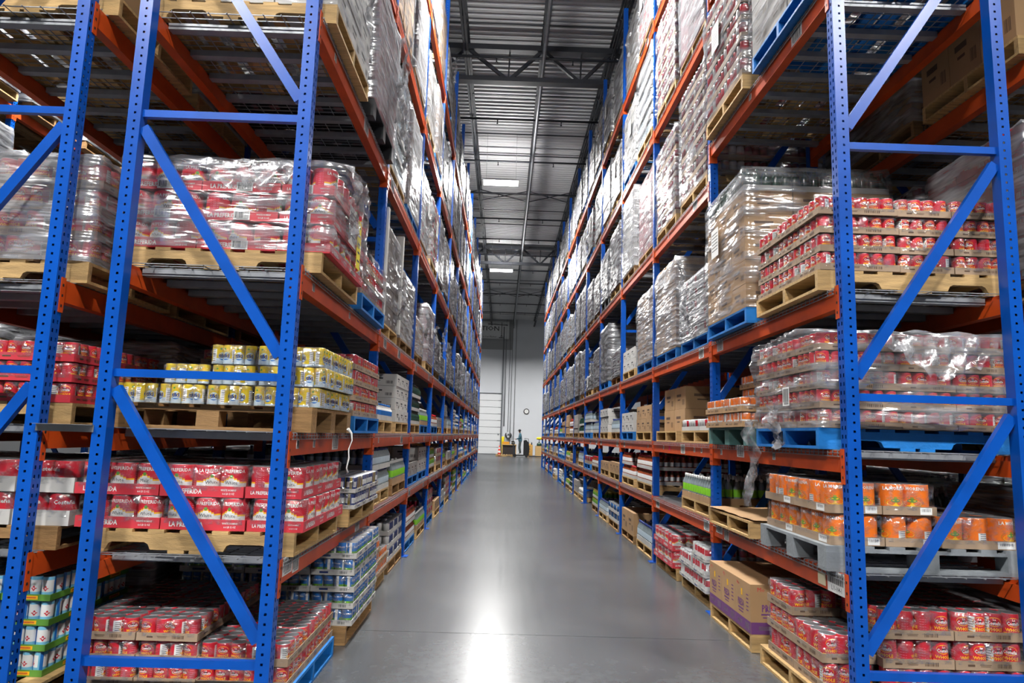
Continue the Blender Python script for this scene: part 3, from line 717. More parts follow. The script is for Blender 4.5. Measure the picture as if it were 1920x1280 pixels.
def faces(a, b):
    """(map of (x, y) on each upright face, its width)"""
    e = 0.0008
    return [(lambda x, y: (x, -b - e, y), 2 * a), (lambda x, y: (-a - e, -x, y), 2 * b), (lambda x, y: (a + e, x, y), 2 * b), (lambda x, y: (-x, b + e, y), 2 * a)]
def rect(q, f, x, y, w, h, mt): q.quad([f(x - w / 2, y - h / 2), f(x + w / 2, y - h / 2), f(x + w / 2, y + h / 2), f(x - w / 2, y + h / 2)], mt)
def bars(q, f, x, y, w, h, mt, n=9):
    for i in range(n): rect(q, f, x - w / 2 + w * (i + 0.5) / n, y, w / n * (0.35 + 0.3 * ((i * 7) % 3) / 2), h, mt)
def kraft_deco(q, a, b, h):
    for f, w in faces(a, b):
        bars(q, f, w * 0.18, h * 0.5, w * 0.2, h * 0.42, BINK); rect(q, f, -w * 0.28, h * 0.5, w * 0.1, h * 0.22, BINK); rect(q, f, -w * 0.08, h * 0.58, w * 0.16, h * 0.06, BINK); rect(q, f, -w * 0.08, h * 0.42, w * 0.14, h * 0.06, BINK)
def pref_deco(q, a, b, h):
    for f, w in faces(a, b):
        k = min(1.0, w / 0.46)
        q.text('LA PREFERIDA', h * 0.42 * k, WHITE, lambda x, y, f=f, w=w: f(x - w * 0.2, y + h * 0.5), bold=0.03, wide=0.82)
        q.text('WHITE HOMINY', h * 0.17 * k, WHITE, lambda x, y, f=f, w=w: f(x + w * 0.32, y + h * 0.66), bold=0.02, wide=0.8)
        q.text('6-6 LB 12 OZ', h * 0.17 * k, WHITE, lambda x, y, f=f, w=w: f(x + w * 0.32, y + h * 0.34), bold=0.02, wide=0.8)
def plain_tag(q, a, b, h):
    for f, w in faces(a, b):
        rect(q, f, w * 0.3, h * 0.5, w * 0.22, h * 0.8, PAPER); bars(q, lambda x, y, f=f: f(x, y), w * 0.3, h * 0.6, w * 0.17, h * 0.35, INK, 8)
        f2 = f
def white_deco(q, a, b, h):
    for f, w in faces(a, b): bars(q, f, w * 0.25, h * 0.5, w * 0.18, h * 0.5, INK, 8); rect(q, f, -w * 0.2, h * 0.5, w * 0.2, h * 0.35, NAVY)
def green_deco(q, a, b, h):
    for f, w in faces(a, b): rect(q, f, w * 0.1, h * 0.5, w * 0.3, h * 0.6, YTXT); rect(q, f, w * 0.1, h * 0.5, w * 0.22, h * 0.25, RED)
# kind: can, nx, ny, tray height, tray material, tray print, name, description
PK = {
    'bean': ('bean', 4, 6, 0.042, KRAFT2, kraft_deco, 'bean_tray', 'red bean tray'),
    'beanL': ('beanL', 4, 3, 0.052, KRAFT2, kraft_deco, 'bean_tray', 'large-can red bean tray'),
    'hominy': ('hominy', 3, 2, 0.062, REDC, pref_deco, 'hominy_tray', 'red-white hominy tray'),
    'morena': ('morena', 3, 2, 0.05, KRAFT2, plain_tag, 'pepper_tray', 'orange pepper tray'),
    'tiki': ('tiki', 6, 4, 0.0, None, None, 'drink_pack', 'yellow drink-can pack'),
    'corn': ('corn', 6, 4, 0.04, WHITEC, white_deco, 'vegetable_tray', 'blue vegetable-can tray'),
    'navy': ('navy', 6, 4, 0.03, WHITEC, white_deco, 'malt_tray', 'navy-white can tray'),
    'beanR': ('bean', 4, 6, 0.045, REDC, kraft_deco, 'bean_tray', 'red-card bean tray'),
    'tomato': ('tomato', 3, 2, 0.085, WHITEC, None, 'tomato_tray', 'tomato-can white tray'),
    'aqua': ('aqua', 6, 4, 0.035, GREEN, green_deco, 'juice_tray', 'aqua-can green tray'),
    'tang': ('tang', 6, 4, 0.045, KRAFT, kraft_deco, 'pepper_tray', 'orange small-can tray'),
    'whitered': ('whitered', 6, 4, 0.03, WHITEC, white_deco, 'can_tray', 'white-red can tray'),
}
PKM = {}
def shrink_mesh(w, d, z0, z1):
    q = MB(); a, b, c = w / 2 + 0.002, d / 2 + 0.002, 0.02
    def ring(k, z): return [(-a + c + k, -b + k, z), (a - c - k, -b + k, z), (a - k, -b + c + k, z), (a - k, b - c - k, z), (a - c - k, b - k, z), (-a + c + k, b - k, z), (-a + k, b - c - k, z), (-a + k, -b + c + k, z)]
    rings = [ring(0.0, z0), ring(0.003, (z0 + z1) / 2), ring(0.001, z1 - 0.012), ring(0.014, z1 + 0.002)]
    for r in rings: q.v += r
    k = q.m(SHRINK)
    for i in range(len(rings) - 1):
        for j in range(8): q.f.append((i * 8 + j, i * 8 + (j + 1) % 8, i * 8 + 8 + (j + 1) % 8, i * 8 + 8 + j)); q.mi.append(k); q.sm.append(True)
    q.f.append(tuple(24 + j for j in range(8))); q.mi.append(k); q.sm.append(False)
    return q.mesh('shrink_film')
def pk(kind):
    if kind not in PKM:
        c, nx, ny, th, mt, deco, nm, ds = PK[kind]; r, h, cm = CAN[c]; w, d = nx * 2 * r + 0.012, ny * 2 * r + 0.012
        PKM[kind] = dict(w=w, d=d, h=h + 0.006, r=r, can=cm, nx=nx, ny=ny, tray=tray_mesh(w, d, th, mt, deco) if mt else None, film=shrink_mesh(w, d, 0.004 if not mt else th * 0.55, h + 0.003), name=nm, desc=ds)
    return PKM[kind]
HLAB = barcode(0.1, 0.055, None, 31)
def pack(kind, loc, rot, near, aisle, top, s, label, group, fm=True, parent=None):
    """one tray: its cans (those that can be seen), its tray, its film. near/aisle/top: which sides are open to view; s: aisle side"""
    k = pk(kind); root = obj(k['name'], None, loc=loc, rz=math.pi / 2 if rot else 0.0, parent=parent, label=None if parent else label, cat=None if parent else 'can tray', group=None if parent else group)
    if k['tray']: obj('tray', k['tray'], root)
    nx, ny, r = k['nx'], k['ny'], k['r']
    for i in range(nx):
        for j in range(ny):
            x, y = (i - (nx - 1) / 2) * 2 * r, (j - (ny - 1) / 2) * 2 * r
            wx, wy = (x, y) if not rot else (-y, x)
            ex, ey = (nx * r, ny * r) if not rot else (ny * r, nx * r)
            nearc = wy < -ey + 2 * r + 0.001; aislec = (s > 0 and wx < -ex + 2 * r + 0.001) or (s < 0 and wx > ex - 2 * r - 0.001)
            if not (top or (near and nearc) or (aisle and aislec)): continue
            base = -math.pi / 2 if rot else 0.0
            if aisle and aislec and not (near and nearc): base += -math.pi / 2 if s > 0 else math.pi / 2
            obj('can', k['can'], root, (x, y, 0.002), base + rnd.choice((0, 0, 0, 0.5, -0.6, 1.3, -1.5, 2.4, 3.0)) + rnd.uniform(-0.2, 0.2))
    if kind == 'hominy' and near and rnd.random() < 0.6: obj('barcode_label', HLAB, root, (0.02 if not rot else -k['w'] / 2 - 0.003, -k['d'] / 2 - 0.003 if not rot else 0.02, 0.032), math.pi / 2 if not rot else 0.0, label='white barcode label')
    if fm: obj('shrink_film', k['film'], root)
    return root
ROWW = ['front row', 'middle row', 'back row', 'rear row']
def pile(row, bay, half, lv, kind, layers, style='wood', cols=None, keep=None, du=0.0, dy=0.0, jit=0.008, fm=True, topview=None, prz=0.0, wrap=None, seed=1, amp=0.018, billow=0.0):
    """trays stacked on a pallet. cols: list of ('n'|'r') from the aisle inward; n = unrotated"""
    k = pk(kind); s = SV[row]; base = pallet(row, bay, half, lv, style, du, dy, prz)
    if cols is None: cols = 'rnn' if k['d'] * 1 + k['w'] * 2 < 1.3 else 'rn'
    lay = []; u = 0.0
    tot = sum(k['d'] if c == 'r' else k['w'] for c in cols)
    for ci, c in enumerate(cols):
        cw, rw = (k['d'], k['w']) if c == 'r' else (k['w'], k['d'])
        nr = max(1, int(1.07 / (rw + 0.007)))
        for ri in range(nr): lay.append((ci, ri, nr, u + cw / 2 - tot / 2, -0.5 + (1.0 - nr * (rw + 0.007)) / 2 + (ri + 0.5) * (rw + 0.007), c == 'r'))
        u += cw + 0.007
    if topview is None: topview = lv <= 1
    par = None
    if wrap:
        par = obj('wrapped_load', None, loc=base, label='film-wrapped load of %ss on the %s' % (k['desc'], WH(row, bay, half, lv)), cat='pallet load', group='film-wrapped loads, ' + ROWS[row][3])
        fmz = layers * k['h'] + 0.012
        obj('stretch_film', bag_mesh(tot + 0.02, 1.02, fmz, seed, wrap, amp, billow * -s), par, (0, 0, 0.001))
    for L in range(layers):
        here = [t for t in lay if keep is None or keep(L, t[0], t[1])]
        above = [t for t in lay if L + 1 < layers and (keep is None or keep(L + 1, t[0], t[1]))]
        lx, ly = (rnd.uniform(-jit, jit), rnd.uniform(-jit, jit) * 0.6) if L else (0.0, 0.0)
        hs, ab = {(t[0], t[1]) for t in here}, {(t[0], t[1]) for t in above}
        for ci, ri, nr, uu, yy, rot in here:
            near = (ci, ri - 1) not in hs; aisle = (ci - 1, ri) not in hs or not any(t[0] == ci - 1 for t in here)
            top = topview and (ci, ri) not in ab
            cw = 'aisle column' if ci == 0 else ORD[ci] + ' column'
            lw = ('bottom' if L == 0 else 'top' if L == layers - 1 else ORD[L]) + ' layer'
            p = (Vector((0, 0, 0)) if wrap else base) + Vector((s * (uu + lx + rnd.uniform(-1, 1) * 0.0004), yy + ly + rnd.uniform(-1, 1) * 0.0004, L * k['h']))
            pack(kind, p, rot, near, aisle, top, s, '%s, %s, %s %s, %s' % (k['desc'], lw, cw, ROWW[ri], WH(row, bay, half, lv).replace(' pallet', '')), '%s trays, %s' % (k['desc'], WH(row, bay, half, lv)), fm and not wrap, par)
    return base, k, par
# ------------------------------------------------------------------ simple packs and cartons that carry no parts (too small in view)
SMALL = {}
CAPS = dict(bottle=NAVY, greenbottle=DGREEN, amberbottle=RED, limebottle=WHITE, jug=LBLUE)
def small(kind, w=0.4, d=0.333, h=0.17):
    key = (kind, round(w, 3), round(d, 3), round(h, 3))
    if key in SMALL: return SMALL[key]
    q = MB(); a, b = w / 2 - 0.003, d / 2 - 0.003; hh = h - 0.003
    colr = dict(redcan=(RED, WHITE), darkcan=(DRED, WHITE), bluecan=(LBLUE, WHITE), orangecan=(ORNG, KRAFT), mixcan=(WHITE, RED), greencan=(LIME, YTXT), navycan=(NAVY, WHITE))
    if kind in colr:
        c1, c2 = colr[kind]; nx = max(3, round(w / 0.083)); ny = max(3, round(d / 0.083)); r = min(w / nx, d / ny) / 2
        q.box((-a, -b, 0), (a, b, h * 0.36), KRAFT2 if kind in ('redcan', 'darkcan', 'orangecan') else WHITEC)
        q.box((-a + 0.05, -b + 0.05, h * 0.36), (a - 0.05, b - 0.05, hh * 0.97), DRED if 'can' in kind and kind in ('redcan', 'darkcan') else INK)
        for i in range(nx):
            for j in range(ny):
                if 0 < i < nx - 1 and 0 < j < ny - 1: continue
                x, y = (i - (nx - 1) / 2) * w / nx, (j - (ny - 1) / 2) * d / ny
                cc = c1 if (i * 3 + j * 5) % 7 not in (2, 5) else c2
                q.lathe([(r * 0.97, h * 0.36), (r * 0.97, h * 0.9), (r * 0.9, hh)], 10, cc, (x, y, 0), mats=[cc, TIN])
    elif kind in ('bottle', 'greenbottle', 'amberbottle', 'limebottle', 'jug'):
        body = dict(bottle=CLEARB, greenbottle=DGREEN, amberbottle=AMBER, limebottle=CLEARB, jug=WHITE)[kind]; lab = dict(bottle=PALEB, greenbottle=DGREEN, amberbottle=WHITE, limebottle=LIME, jug=LBLUE)[kind]
        nx = max(3, round(w / 0.075)); ny = max(3, round(d / 0.075)); r = min(w / nx, d / ny) / 2
        q.box((-a, -b, 0), (a, b, h * 0.24), WHITEC if kind != 'limebottle' else KRAFT)
        for i in range(nx):
            for j in range(ny):
                if 0 < i < nx - 1 and 0 < j < ny - 1: continue
                x, y = (i - (nx - 1) / 2) * w / nx, (j - (ny - 1) / 2) * d / ny
                q.lathe([(r * 0.93, h * 0.02), (r * 0.95, h * 0.3), (r * 0.95, h * 0.58), (r * 0.88, h * 0.66), (r * 0.3, h * 0.87), (r * 0.34, h * 0.88), (r * 0.34, hh)], 8, body, (x, y, 0), mats=[body, lab, body, body, CAPS[kind], CAPS[kind]])
    elif kind == 'jar':
        q.box((-a, -b, 0), (a, b, h * 0.3), WHITEC)
        for i in range(4):
            for j in range(3):
                if 0 < i < 3 and j == 1: continue
                x, y = (i - 1.5) * w / 4, (j - 1) * d / 3; r = min(w / 8, d / 6) * 0.95
                q.lathe([(r * 0.9, h * 0.05), (r, h * 0.15), (r, h * 0.7), (r * 0.8, h * 0.84), (r * 0.82, h * 0.85), (r * 0.82, hh)], 10, OLIVE, (x, y, 0), mats=[OLIVE, GREEN, OLIVE, GOLD, GOLD])
    elif kind == 'sack':
        n = 5
        for z0, z1, k in ((0.0, 0.5, 0.0), (0.5, 1.0, 0.01)):
            pr = [(a - 0.02, z0 * hh), (a, (z0 + 0.12) * hh), (a, (z1 - 0.14) * hh), (a - 0.03, z1 * hh), (-a + 0.03, z1 * hh), (-a, (z1 - 0.14) * hh), (-a, (z0 + 0.12) * hh), (-a + 0.02, z0 * hh)]
            q.prism(pr, 'y', -b + k, b - k, WHITEC)
    else:
        cm = dict(kraft=KRAFT, white=WHITEC, grey=mat('grey_carton', srgb(150, 146, 142), 0.7, vary=0.12), dark=mat('dark_carton', srgb(96, 86, 80), 0.7, vary=0.15), redbox=REDC, mauve=mat('mauve_carton', srgb(150, 106, 112), 0.6, vary=0.15), navybox=NAVY, greenbox=mat('green_grey_carton', srgb(104, 124, 116), 0.6, vary=0.15))[kind]
        q.box((-a, -b, 0), (a, b, hh), cm)
        q.quad([(-0.025, -b - 0.0006, hh * 0.72), (0.025, -b - 0.0006, hh * 0.72), (0.025, -b - 0.0006, hh), (-0.025, -b - 0.0006, hh)], TAPE if kind == 'kraft' else cm)
        for f, ww in faces(a, b):
            ink = BINK if kind in ('kraft', 'grey') else INK if kind in ('white',) else WHITE
            rect(q, f, -ww * 0.1, hh * 0.62, ww * 0.4, hh * 0.12, ink); rect(q, f, -ww * 0.1, hh * 0.42, ww * 0.25, hh * 0.06, ink); bars(q, f, ww * 0.28, hh * 0.3, ww * 0.2, hh * 0.25, ink, 6)
    SMALL[key] = q.mesh(kind); return SMALL[key]
SNAME = dict(redcan=('red_can_tray', 'red can tray'), darkcan=('red_can_tray', 'dark red can tray'), bluecan=('blue_can_tray', 'blue can tray'), orangecan=('orange_can_tray', 'orange can tray'), mixcan=('can_tray', 'white-red can tray'), greencan=('green_can_tray', 'lime-green can tray'), navycan=('navy_can_tray', 'navy can tray'),
             bottle=('bottle_pack', 'clear bottle pack'), greenbottle=('bottle_pack', 'green glass bottle pack'), amberbottle=('bottle_pack', 'amber bottle pack'), limebottle=('bottle_pack', 'lime-label bottle pack'), jug=('jug_pack', 'white-blue jug pack'), jar=('jar_tray', 'olive jar tray'), sack=('sack', 'white plump sack'),
             kraft=('carton', 'brown carton'), white=('carton', 'white carton'), grey=('carton', 'grey carton'), dark=('carton', 'dark carton'), redbox=('carton', 'red carton'), mauve=('carton', 'mauve carton'), navybox=('carton', 'navy carton'), greenbox=('carton', 'grey-green carton'))
POSW = {(0, 0): 'aisle front', (0, 1): 'aisle middle', (0, 2): 'aisle back', (0, 3): 'aisle rear', (1, 0): 'second-column front', (1, 1): 'second-column middle', (1, 2): 'second-column back', (2, 0): 'third-column front', (2, 1): 'third-column middle', (2, 2): 'third-column back', (1, 3): 'second-column rear', (2, 3): 'third-column rear', (3, 0): 'fourth-column front'}
def stack(row, bay, half, lv, kind, layers, style='wood', dims=(0.4, 0.333, 0.17), grid=(3, 3), keep=None, du=0.0, dy=0.0, outer=True, jit=0.012, yaw=0.03):
    """cartons or plain packs, each its own thing, those that can be seen only"""
    s = SV[row]; base = pallet(row, bay, half, lv, style, du, dy); w, d, h = dims; nm, ds = SNAME[kind]; me = small(kind, w, d, h)
    if w > d and False: pass
    for L in range(layers):
        lx, ly = (rnd.uniform(-jit, jit), rnd.uniform(-jit, jit) * 0.6) if L else (0.0, 0.0)
        for ci in range(grid[0]):
            for ri in range(grid[1]):
                if keep and not keep(L, ci, ri): continue
                if outer and ci and ri and not (keep or lv <= 1 and bay <= 3): continue
                p = base + Vector((s * ((ci - (grid[0] - 1) / 2) * w + lx + rnd.uniform(-1, 1) * 0.001), (ri - (grid[1] - 1) / 2) * (d + 0.001) + ly + rnd.uniform(-1, 1) * 0.0005, L * h))
                lw = ('bottom' if L == 0 else 'top' if L == layers - 1 else ORD[L]) + ' layer'
                obj(nm, me, loc=p, label='%s, %s, %s, %s' % (ds, lw, POSW.get((ci, ri), 'inner'), WH(row, bay, half, lv).replace(' pallet', '')), cat={'carton': 'carton', 'sack': 'sack'}.get(nm, 'pack'), group='%ss, %s' % (ds, WH(row, bay, half, lv)))
    return base
# ------------------------------------------------------------------ stretch-wrapped loads
FILMS = {}
def film_mesh(seed, mt, w=1.22, d=1.03):
    """unit-height wrinkled bag round a load, open below"""
    key = (seed, mt.name, w, d)
    if key in FILMS: return FILMS[key]
    q = MB(); nx, ny, nz = 9, 8, 14; k = q.m(mt); ring = []
    for i in range(nx): ring.append((-w / 2 + w * i / nx, -d / 2, 0, -1))
    for i in range(ny): ring.append((w / 2, -d / 2 + d * i / ny, 1, 0))
    for i in range(nx): ring.append((w / 2 - w * i / nx, d / 2, 0, 1))
    for i in range(ny): ring.append((-w / 2, d / 2 - d * i / ny, -1, 0))
    n = len(ring)
    for j in range(nz + 1):
        z = j / nz
        for x, y, ax, ay in ring:
            e = 0.016 * wob(x * 2.2, y * 2.2 + z * 2.5, z * 2.0, seed) + 0.008
            if j == nz: e -= 0.03
            q.v.append((x + ax * e, y + ay * e, z + (0.012 * wob(x * 3, y * 3, 0, seed * 3.1) if j == nz else 0)))
    for j in range(nz):
        for i in range(n): q.f.append((j * n + i, j * n + (i + 1) % n, (j + 1) * n + (i + 1) % n, (j + 1) * n + i)); q.mi.append(k); q.sm.append(True)
    q.f.append(tuple(nz * n + i for i in range(n))); q.mi.append(k); q.sm.append(False)
    FILMS[key] = q.mesh('stretch_film'); return FILMS[key]
JOINT_LOADS = {}
def joined(kind, layers, dims, grid):
    key = (kind, layers, dims, grid)
    if key in JOINT_LOADS: return JOINT_LOADS[key]
    src = small(kind, *dims); q = MB(); V = [tuple(v.co) for v in src.vertices]; Fc = [(tuple(p.vertices), src.materials[p.material_index], p.use_smooth) for p in src.polygons]
    for L in range(layers):
        for ci in range(grid[0]):
            for ri in range(grid[1]):
                if 0 < ci < grid[0] - 1 and ri: continue
                ox, oy, oz = (ci - (grid[0] - 1) / 2) * dims[0], (ri - (grid[1] - 1) / 2) * dims[1], L * dims[2]; b = len(q.v)
                j = 0.006 * math.sin(L * 5 + ci * 3 + ri)
                q.v += [(x + ox + j, y + oy + j, z + oz) for x, y, z in V]
                for f, mt, sm in Fc: q.f.append(tuple(b + i for i in f)); q.mi.append(q.m(mt)); q.sm.append(sm)
    JOINT_LOADS[key] = q.mesh('cases'); return JOINT_LOADS[key]
WDS = dict(redcan='red cans', darkcan='dark red cans', bluecan='blue cans', orangecan='orange cans', mixcan='white-red cans', greencan='lime cans', navycan='navy cans', bottle='clear bottles', greenbottle='green bottles', amberbottle='amber bottles', limebottle='lime bottles', jug='white jugs', jar='olive jars', sack='white sacks', kraft='brown cartons', white='white cartons', grey='grey cartons', dark='dark cartons', redbox='red cartons', mauve='mauve cartons', navybox='navy cartons', greenbox='grey-green cartons')
q = MB(); q.box((-0.1, -0.001, -0.13), (0.1, 0, 0.13), PAPER)
for i in range(6): q.quad([(-0.08, -0.0015, 0.08 - i * 0.03), (0.08, -0.0015, 0.08 - i * 0.03), (0.08, -0.0015, 0.088 - i * 0.03), (-0.08, -0.0015, 0.088 - i * 0.03)], INK)
TAG = q.mesh('paper_tag')
def tail_mesh(seed, L=0.45, w=0.13):
    """crumpled strip of loose film hanging down"""
    q = MB(); k = q.m(CRINKLE); n, m = 14, 5
    for j in range(n + 1):
        t = j / n; ww = w * (1 - 0.75 * t) * (1 + 0.25 * math.sin(j * 2.1 + seed))
        for i in range(m + 1):
            a = i / m - 0.5
            q.v.append((0.03 * math.sin(i * 2.3 + j * 0.9 + seed) + 0.02 * math.sin(j * 0.6 + seed), a * ww + 0.04 * math.sin(t * 4 + seed), -t * L + 0.01 * math.sin(i * 3 + seed)))
    for j in range(n):
        for i in range(m): b = j * (m + 1) + i; q.f.append((b, b + 1, b + m + 2, b + m + 1)); q.mi.append(k); q.sm.append(True)
    return q.mesh('film_tail')
def apron_mesh(seed, w=0.9, L=0.3):
    """fold of loose film hanging over the near face of a load, deepest in the middle"""
    q = MB(); k = q.m(CRINKLE); n, m = 26, 9
    for i in range(n + 1):
        t = i / n; ll = L * (1 - abs(2 * t - 1.2) ** 1.6 * 0.8) * (1 + 0.12 * math.sin(i * 1.7 + seed)); ll = max(ll, 0.03)
        for j in range(m + 1):
            u = j / m; q.v.append(((t - 0.5) * w * (1 - 0.15 * u), -0.012 - 0.03 * u * (1.1 + math.sin(i * 1.1 + j * 0.8 + seed)) - 0.012 * math.sin(i * 2.3 + seed * 2), -u * ll + 0.012 * math.sin(i * 0.9 + seed)))
    for i in range(n):
        for j in range(m): b = i * (m + 1) + j; q.f.append((b, b + 1, b + m + 2, b + m + 1)); q.mi.append(k); q.sm.append(True)
    return q.mesh('film_fold')
TAILS = [tail_mesh(s) for s in (1.0, 2.7, 4.4)]
def wrapped(row, bay, half, lv, kind, layers, style='wood', dims=(0.4, 0.333, 0.17), grid=(3, 3), heavy=1, du=0.0, dy=0.0, tag=False, tail=0, drop=0.0, extra='', topkind=None):
    s = SV[row]; base = pallet(row, bay, half, lv, style, du, dy)
    root = obj('wrapped_load', None, loc=base, label='film-wrapped load of %s%s on %s' % (WDS[kind], extra, WH(row, bay, half, lv)), cat='pallet load', group='film-wrapped loads, ' + ROWS[row][3])
    if bay <= 2 and len(row) == 1:
        me = small(kind, *dims)
        for L in range(layers):
            for ci in range(grid[0]):
                for ri in range(grid[1]):
                    if ci and ri: continue
                    obj('case', small(topkind, *dims) if topkind and L == layers - 1 else me, root, (s * ((ci - (grid[0] - 1) / 2) * dims[0] + rnd.uniform(-.004, .004)), (ri - (grid[1] - 1) / 2) * dims[1] + rnd.uniform(-.004, .004), L * dims[2]))
        inner = MB(); inner.box((-0.3 * s - 0.28, -0.15, 0), (-0.3 * s + 0.28, 0.15, 0.1), KRAFT)
    else: obj('cases', joined(kind, layers, dims, grid), root, kind='stuff')
    mt = (WRAPC, WRAP, WRAPH)[heavy] if bay <= 2 and len(row) == 1 else WRAPF
    H = layers * dims[2] + 0.012
    obj('stretch_film', film_mesh(rnd.choice((1, 2, 3, 4, 5)), mt, grid[0] * dims[0] + 0.022, grid[1] * dims[1] + 0.03), root, (0, 0, 0.001), scale=(1, 1, H))
    if tag: obj('paper_tag', TAG, root, (-s * (grid[0] * dims[0] / 2 + 0.035), rnd.uniform(-0.2, 0.2), H * 0.6), -s * math.pi / 2, label='white paper tag')
    for t in range(tail): obj('film_tail', rnd.choice(TAILS), root, (-s * (grid[0] * dims[0] / 2 + 0.085), rnd.uniform(-0.4, 0.4), rnd.uniform(0.48, 0.95)), 0.0)
    return root, base, H
# ------------------------------------------------------------------ what stands on the racks
def fits(row, bay, half, lv, h=0.6, margin=60):
    p = spot(row, bay, half, lv); return sees([(p.x + a, p.y + b, p.z + c) for a in (-0.6, 0.6) for b in (-0.5, 0.5) for c in (0, h)], margin)
DONE = set()
def mark(*k): DONE.add(k)
# --- left rack, first bay
pile('L', 0, 0, 0, 'bean', 3, 'blue', keep=lambda L, c, r: L < 2 or c >= 1); mark('L', 0, 0, 0)
pile('L', 0, 1, 0, 'corn', 5, 'aged', du=-0.03); mark('L', 0, 1, 0)
pile('L', 0, 0, 1, 'hominy', 2, 'wood', du=0.03, jit=0.03); mark('L', 0, 0, 1)
pile('L', 0, 1, 1, 'navy', 2, 'wood', keep=lambda L, c, r: L < 1 or c < 2); mark('L', 0, 1, 1)
pile('L', 0, 0, 2, 'tiki', 3, 'crate', cols='nrrr', keep=lambda L, c, r: c <= 3 - L, jit=0.02, du=-0.02); mark('L', 0, 0, 2)
pile('L', 0, 1, 2, 'bean', 4, 'blue', topview=False); mark('L', 0, 1, 2)
b3, k3, par3 = pile('L', 0, 0, 3, 'hominy', 3, 'wood', cols='rnn', wrap=WRAP, seed=2.2, amp=0.022, billow=0.16, dy=0.05); mark('L', 0, 0, 3)
obj('film_fold', apron_mesh(2.1, 0.9, 0.2), par3, (0.1, -0.545, 3 * k3['h'] - 0.01), label='loose fold of film')
obj('film_tail', tail_mesh(4.9, 0.4, 0.4), par3, (0.74, -0.3, 3 * k3['h'] + 0.02), label='puffed crumple of film')
obj('paper_tag', TAG, par3, (0.665, -0.05, 0.30), math.pi / 2, label='white delivery note')
q = MB(); q.box((-0.055, -0.0015, -0.17), (0.055, 0, 0.17), mat('yellow_tag_paper', srgb(246, 226, 40), 0.6))
for i in range(5): q.quad([(-0.03, -0.002, 0.12 - i * 0.06), (0.035, -0.002, 0.12 - i * 0.06), (0.03, -0.002, 0.135 - i * 0.06), (-0.03, -0.002, 0.135 - i * 0.06)], INK)
obj('yellow_tag', q.mesh('yellow_tag'), par3, (0.675, 0.12, 0.22), math.pi / 2, label='long yellow tag')
pile('L', 0, 1, 3, 'bean', 3, 'blue', topview=False, wrap=WRAPC, seed=4.1, amp=0.01); mark('L', 0, 1, 3)
wrapped('L', 0, 0, 4, 'white', 6, 'wood', dims=(0.4, 0.333, 0.2), heavy=1, tail=1); mark('L', 0, 0, 4)
r4, b4, h4 = wrapped('L', 0, 1, 4, 'mauve', 6, 'black', dims=(0.4, 0.333, 0.19), heavy=2, tail=1)
obj('film_tail', tail_mesh(2.2, 1.0, 0.55), r4, (0.7, 0.42, 1.08), label='large crumpled sheet of loose film'); mark('L', 0, 1, 4)
# --- left rack, second bay
pile('L', 1, 0, 0, 'tang', 3, 'wood', keep=lambda L, c, r: L < 2 or r == 0, topview=True, du=0.08); mark('L', 1, 0, 0)
stack('L', 1, 1, 0, 'navycan', 3, 'aged', dims=(0.4, 0.333, 0.14), du=0.08); mark('L', 1, 1, 0)
stack('L', 1, 0, 1, 'bottle', 2, 'wood', dims=(0.4, 0.333, 0.21), du=0.08); mark('L', 1, 0, 1)
stack('L', 1, 1, 1, 'limebottle', 1, 'aged', dims=(0.4, 0.333, 0.26), du=0.08); mark('L', 1, 1, 1)
stack('L', 1, 0, 2, 'jug', 1, 'wood', dims=(0.4, 0.333, 0.17), du=0.08); mark('L', 1, 0, 2)
stack('L', 1, 1, 2, 'white', 4, 'wood', dims=(0.4, 0.333, 0.135), du=0.08); mark('L', 1, 1, 2)
r_, b_, h_ = wrapped('L', 1, 0, 3, 'dark', 5, 'wood', dims=(0.4, 0.333, 0.2), heavy=0, tail=1, du=0.08)
q = MB(); q.box((-0.04, -0.004, 0), (0.04, 0.0, 1.12), WHITEC); q.box((0.036, 0.0, 0), (0.04, 0.07, 1.12), WHITEC); obj('corner_board', q.mesh('corner_board'), r_, (0.585, -0.525, 0.0), label='tall white corner board')
obj('corner_board', bpy.data.meshes['corner_board'], r_, (0.585, 0.48, 0.0), label='tall white corner board'); mark('L', 1, 0, 3)
wrapped('L', 1, 1, 3, 'grey', 4, 'aged', dims=(0.4, 0.333, 0.2), heavy=1, du=0.08); mark('L', 1, 1, 3)
wrapped('L', 1, 0, 4, 'bottle', 5, 'wood', dims=(0.4, 0.333, 0.24), heavy=1, tail=2, du=0.08); mark('L', 1, 0, 4)
wrapped('L', 1, 1, 4, 'grey', 6, 'blue', dims=(0.4, 0.333, 0.21), heavy=2, du=0.08); mark('L', 1, 1, 4)
wrapped('L', 1, 0, 5, 'kraft', 5, 'aged', dims=(0.4, 0.333, 0.24), heavy=1, tail=1, du=0.08); mark('L', 1, 0, 5)
# --- the rack behind the left one, first bay
pile('LB', 0, 0, 0, 'aqua', 4, 'wood', keep=lambda L, c, r: True, topview=True, fm=False); mark('LB', 0, 0, 0)
pile('LB', 0, 0, 1, 'tomato', 2, 'aged'); mark('LB', 0, 0, 1)
pile('LB', 0, 0, 2, 'beanR', 3, 'wood', topview=False); mark('LB', 0, 0, 2)
pile('LB', 0, 0, 3, 'beanL', 4, 'wood', wrap=WRAPH, seed=5.5, amp=0.02, topview=False); mark('LB', 0, 0, 3)
stack('LB', 0, 0, 4, 'kraft', 2, 'wood', dims=(0.4, 0.333, 0.42)); mark('LB', 0, 0, 4)
